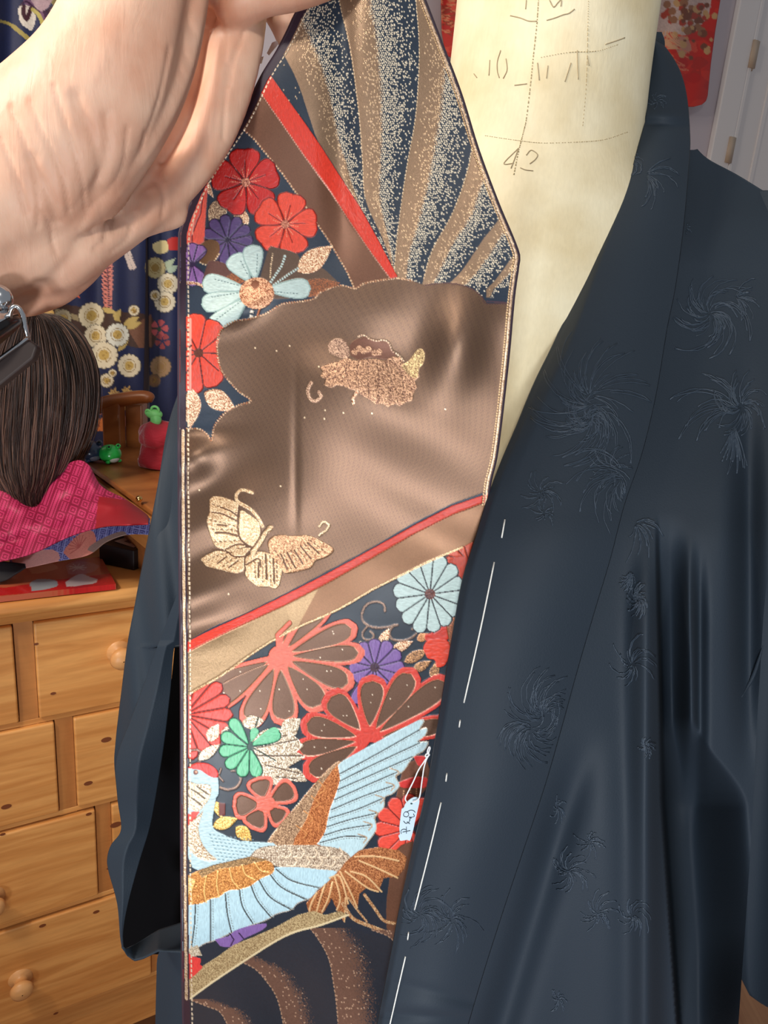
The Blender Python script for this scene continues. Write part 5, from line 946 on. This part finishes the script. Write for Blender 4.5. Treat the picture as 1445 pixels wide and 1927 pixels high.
toy(171, 849, 21, ((44, 62, 92), (110, 108, 122)), 'animal_toy', 'round dark blue toy animal beside the green frog toy')
# red crumpled cloth with a green clip
m_redc = mat('dark_red_cloth', (176, 28, 46), .75, sheen=.4, bump=('noise', 90, .6, .004, (1, 1, 3)))
base = PZ(300, 878, ZV+.004); R_ = np.linalg.norm(base-CAM)/F
mb = MB(); th = np.linspace(0, 2*math.pi, 40, endpoint=False); G = []
for i, (h, r) in enumerate([(0, 20), (2, 33), (14, 35), (26, 31), (38, 27), (44, 31), (58, 34), (70, 31), (80, 20), (84, 2)]):
    G.append([base+R_*np.array([(r*(1+.10*math.sin(5*t+i*.8)+.05*math.sin(9*t-i)))*math.cos(t), r*(1+.08*math.cos(4*t+i))*math.sin(t), h+2*math.sin(3*t+i)]) for t in th])
G = np.array([cr(np.array(G)[:, j], 3) for j in range(40)]).transpose(1, 0, 2); mb.grid(G, close=True)
tag(mb.build('folded_cloth', m_redc, None), 'crumpled dark red cloth on the wooden stand below the light green clip', 'cloth')
m_gr = mat('light_green_plastic', (120, 206, 118), .4)
cc = base+R_*np.array([-6, -8, 96]); mb = MB(); mb.ball(cc, R_*np.array([15, 9, 9]), 0, 18, 12); mb.ball(cc+R_*np.array([4, -3, -9]), R_*np.array([10, 8, 10]), 0, 16, 10); torus(mb, cc+R_*np.array([3, -4, 8]), (0, 1, .2), R_*6.5, R_*2.2); torus(mb, cc+R_*np.array([-9, -3, 2]), (0.3, 1, .2), R_*5, R_*2.2)
tag(mb.build('hair_clip', m_gr, None), 'light green plastic clip shaped like knotted loops on the red cloth', 'clip')
# ---------------------------------------------------------------- mannequin head with brown wig
m_hair = mat('brown_hair', (66, 46, 38), .42, noise=(40, (40, 25, 20), (1, 1, .2), .4, .7), spec=.5); m_hair2 = mat('brown_hair_light', (104, 78, 66), .38); m_hair3 = mat('brown_hair_dark', (30, 19, 16), .5); m_mskin = mat('mannequin_skin', (206, 158, 130), .55)
HY = 1.12; s_h = HY/F
head = empty('mannequin_head', PZ(85, 1040, ZT+.004), 'mannequin head with long straight brown hair, standing on the chest with the magenta cloth', 'mannequin head')
hc = P(58, 762, HY+.06)
mb = MB(); prof = [(-.235, .085), (-.20, .080), (-.16, .058), (-.13, .052), (-.10, .054), (-.08, .062), (-.04, .082), (.02, .092), (.08, .086), (.12, .058), (.138, .02), (.140, .001)]
th = np.linspace(0, 2*math.pi, 32, endpoint=False); pc = cr(np.array(prof), 4); G = np.array([[hc+np.array([r*.72*math.cos(t), r*.8*math.sin(t), h]) for t in th] for h, r in pc]); mb.grid(G, close=True); mb.f.append(tuple(range(32))); mb.m.append(0); mb.build('head', m_mskin, head)
Bd = [(78, 588), (118, 600), (155, 630), (180, 675), (189, 730), (184, 790), (166, 838), (140, 872), (112, 896), (92, 925), (104, 962)]
Lf = [(40, 592), (0, 620), (-40, 680), (-66, 740), (-80, 800), (-84, 850), (-70, 900), (-40, 930), (-14, 945), (8, 955), (30, 960)]
Bc = cr(np.array(Bd, float), 6); Lc = cr(np.array(Lf, float), 6); T = np.linspace(0, 1, len(Bc))
def hairpath(s, d, e=0.0):
    pth = Lc*(1-s)+Bc*s; m = s*(1-s)*4
    tips = np.array([30+62*s, 970.0]); k = (T**4)[:, None]*.6; pth = pth*(1-k)+tips*k
    Y = HY+.03-.105*np.sin(math.pi*np.clip(s*.96+.02, 0, 1))**.6*(1-.35*T)-d
    return P(pth[:, 0]+e*6*np.sin(T*5+s*30), pth[:, 1], Y)
mb = MB(); mb.grid(np.stack([hairpath(s, 0) for s in np.linspace(0, 1, 60)], 1))
mb.grid(np.stack([P((Lc*(1-s)+Bc*s)[:, 0], (Lc*(1-s)+Bc*s)[:, 1]-0*T, HY+.03+.105*np.sin(math.pi*s)**.6) for s in np.linspace(0, 1, 30)], 1), flip=True)
for i in range(1900):
    s = rng.random(); h = hairpath(np.clip(s, .005, .995), rng.uniform(.0005, .007), rng.uniform(-1, 1)); a = rng.integers(0, 26) if s > .1 else 0; b = len(h)-rng.integers(0, 16); w1, w2, w3 = rng.uniform(3, 14), rng.uniform(0, 6.3), rng.uniform(.0005, .005); h = h+(w3*np.sin(T*w1+w2)*T)[:, None]*np.array([1, .2, 0])
    h = h[a:b:2]+rng.normal(0, .0008, 3); mb.tube(h, rng.uniform(.0004, .0013)*np.sin(np.linspace(.35, math.pi-.12, len(h))), 4, int(rng.choice([0, 1, 2], p=[.5, .25, .25])), cap=False)
mb.build('hair', [m_hair, m_hair2, m_hair3], head)
# ---------------------------------------------------------------- magenta silk and its patterned lining
MG = Canvas(-70, 850, 300, 1090, 3.0, (134, 12, 56))
def meander(cv, x0, y0, x1, y1, cell, ang, col, k=1.4, h=.5, msk=None):
    u, v = np.meshgrid(cv.X, cv.Y); c, s_ = math.cos(ang), math.sin(ang); U = (u*c+v*s_)/cell; V_ = (-u*s_+v*c)/cell
    iu, iv = np.floor(U).astype(int), np.floor(V_).astype(int); fu, fv = U-iu, V_-iv; typ = (iu*7+iv*13+(iu*iv) % 3) % 2
    q = np.where(typ == 0, np.maximum(np.abs(fu-.5), np.abs(fv-.5)), np.abs(fu-.5) if True else fu); w = (q*k*4) % 1
    m = (w < .5) & (u > x0) & (u < x1) & (v > y0) & (v < y1)
    if msk is not None: m &= msk
    cv.c[m] = lin(col); cv.h[m] = h
meander(MG, -80, 840, 310, 1100, 18, .35, (190, 50, 100), 1.0)
pl = MG.mask([(186, 935), (290, 950), (290, 1000), (180, 1000)]); MG.c[pl] = lin((150, 14, 30)); MG.h[pl] = 0
mgT = scr([(-70, 880), (0, 905), (40, 930), (75, 935), (110, 890), (140, 868), (165, 874), (190, 915), (235, 940), (272, 966), (280, 975)])   # top edge y(x)
mgB = scr([(-70, 1075), (0, 1057), (60, 1042), (130, 1010), (190, 992), (240, 988), (280, 986)])
def flatcloth(name, xs, Tf, Bf, Yf, cv, m, parent=None, nu=140, nv=70, label=None, cat=None, hs=.0006, solid=.002):
    X = np.linspace(xs[0], xs[1], nu)[None, :]+np.zeros((nv, 1)); v = np.linspace(0, 1, nv)[:, None]; Yp = Tf(X)+(Bf(X)-Tf(X))*v
    D = Yf(X, Yp, v)-hs*(cv.sample(X, Yp, cv.h) if cv else 0); mb = MB(); mb.grid(P(X, Yp, D)); o = mb.build(name, m, parent, colour=cv.rgba(X, Yp) if cv else None, solid=solid); return tag(o, label, cat)
m_mag = mat('magenta_figured_silk', None, .6, attr=True)
flatcloth('silk_cloth', (-68, 279), mgT, mgB, lambda x, y, v: 1.12-.13*v-.13*ss(120, 250, x)-.028*np.sin(math.pi*np.clip((x+60)/280, 0, 1))+.010*np.sin(y/9+x/30)*ss(.2, .5, v)+.006*np.sin(x/14-y/20), MG, m_mag, label='magenta silk with woven key pattern draped around the base of the brown wig', cat='cloth', nu=260, nv=150)
BL = Canvas(-30, 980, 300, 1090, 3.0, (150, 162, 222))
meander(BL, -80, 840, 310, 1100, 12, .2, (60, 66, 140), 1.0)
BL.poly([(120, 1040), (150, 1005), (176, 1000), (182, 1030), (165, 1058), (140, 1060)], (220, 138, 122), tex='fine', smooth=4); BL.poly([(20, 1048), (100, 1034), (108, 1060), (30, 1075)], (226, 168, 160), tex='fine', smooth=3); BL.poly([(165, 1035), (190, 1015), (230, 1000), (236, 1014), (190, 1045)], (150, 128, 120), tex='fine', smooth=3)
for i in range(9): a = math.radians(150+i*20); BL.line([(150, 1030), (150+20*math.cos(a), 1030+24*math.sin(a))], 1.6, (188, 92, 84))
flatcloth('silk_cloth', (18, 282), scr([(10, 1046), (60, 1030), (130, 1002), (190, 982), (285, 975)]), scr([(10, 1064), (40, 1070), (110, 1056), (165, 1045), (200, 1020), (240, 1006), (285, 1006)]), lambda x, y, v: 1.03-.02*v-.03*ss(60, 280, x)+.004*np.sin(x/12), BL, m_mag, label='pale blue and coral patterned silk hem folded under the magenta silk', cat='cloth', nu=200, nv=60)
flatcloth('black_cloth', (-70, 48), scr([(-80, 1050), (0, 1056), (48, 1062)]), scr([(-80, 1110), (0, 1096), (30, 1080), (48, 1068)]), lambda x, y, v: 1.0-.02*v, None, mat('black_fabric', (22, 22, 28), .8), label='fold of black cloth under the magenta silk at the left edge', cat='cloth', nu=30, nv=12)
# flat boxes on the chest
BX = Canvas(-90, 1030, 240, 1130, 3.0, (186, 92, 62))
BX.poly([(-90, 1100), (10, 1106), (100, 1092), (218, 1078), (218, 1100), (-90, 1130)], (190, 32, 34), tex='fine'); BX.poly([(56, 1098), (72, 1090), (104, 1092), (106, 1104), (60, 1112)], (150, 160, 170), smooth=3); BX.poly([(124, 1095), (150, 1080), (170, 1086), (182, 1090), (176, 1098), (126, 1104)], (214, 196, 196), smooth=3); BX.poly([(50, 1066), (90, 1058), (108, 1070), (60, 1080)], (206, 130, 96), smooth=4)
BX.poly([(124, 1064), (150, 1056), (185, 1064), (170, 1078), (128, 1080)], (190, 120, 110), smooth=4)
for i in range(9): a = math.radians(i*40); BX.line([(146, 1068), (146+16*math.cos(a), 1068+7*math.sin(a))], 2, (222, 196, 180))
x4 = np.array([[(-88, 1132), (218, 1099)], [(-70, 1082), (190, 1047)]], float); u = np.linspace(0, 1, 120)[None, :, None]; v = np.linspace(0, 1, 50)[:, None, None]
Q = (x4[0, 0]*(1-u)+x4[0, 1]*u)*(1-v)+(x4[1, 0]*(1-u)+x4[1, 1]*u)*v; ztop = ZT+.0105; G = PZ(Q[..., 0], Q[..., 1], ztop)
mb = MB(); mb.grid(G); rim = np.concatenate([G[0], G[:, -1], G[-1][::-1], G[:, 0][::-1]]); low_ = rim.copy(); low_[:, 2] = ZT+.0018; mb.grid(np.stack([rim, low_])); mb.f.append(tuple(range(mb.n-len(rim), mb.n))); mb.m.append(0)
rq = np.concatenate([Q[0], Q[:, -1], Q[-1][::-1], Q[:, 0][::-1]]); cl = np.concatenate([BX.rgba(Q[..., 0], Q[..., 1]), BX.rgba(rq[:, 0], rq[:, 1]), BX.rgba(rq[:, 0], rq[:, 1])])
tag(mb.build('flat_box', mat('printed_paper', None, .25, attr=True, coat=.6), None, smooth=False, colour=cl), 'thin flat box in glossy red and orange flowered paper on the chest', 'box')
bb = empty('small_box', PZ(228, 1055, ZT+.002), 'small black box with a pale picture label, on the chest beside the coat sleeve', 'box')
ft = [PZ(x, y, ZT+.002) for x, y in ((187, 1060), (252, 1074), (300, 1054), (232, 1040))]; hh = .034
m_blk = mat('black_card', (24, 22, 24), .35); mb = MB(); mb.hexa(ft+[p+np.array([0, 0, hh]) for p in ft]); mb.build('body', m_blk, bb, smooth=False, bevel=.0015)
tp = [p+np.array([0, 0, hh+.0004]) for p in ft]; bl = lambda a, b: tp[0]*(1-a)*(1-b)+tp[1]*a*(1-b)+tp[2]*a*b+tp[3]*(1-a)*b
mb = MB(); mb.prism([bl(.2, .35), bl(.85, .2), bl(.9, .8), bl(.25, .9)], np.array([0, 0, .0004])); lb = mb.build('picture_label', mat('pale_print', (190, 172, 160), .4), bb, smooth=False)
mb = MB(); mb.prism([bl(.4, .45)+[0, 0, .0005], bl(.6, .4)+[0, 0, .0005], bl(.62, .65)+[0, 0, .0005], bl(.42, .72)+[0, 0, .0005]], np.array([0, 0, .0003])); x = mb.build('picture', mat('sepia_print', (104, 84, 84), .5), None, smooth=False); x.location = tuple(np.array(x.location)-np.array(bb.location)-np.array(lb.location)); x.parent = lb
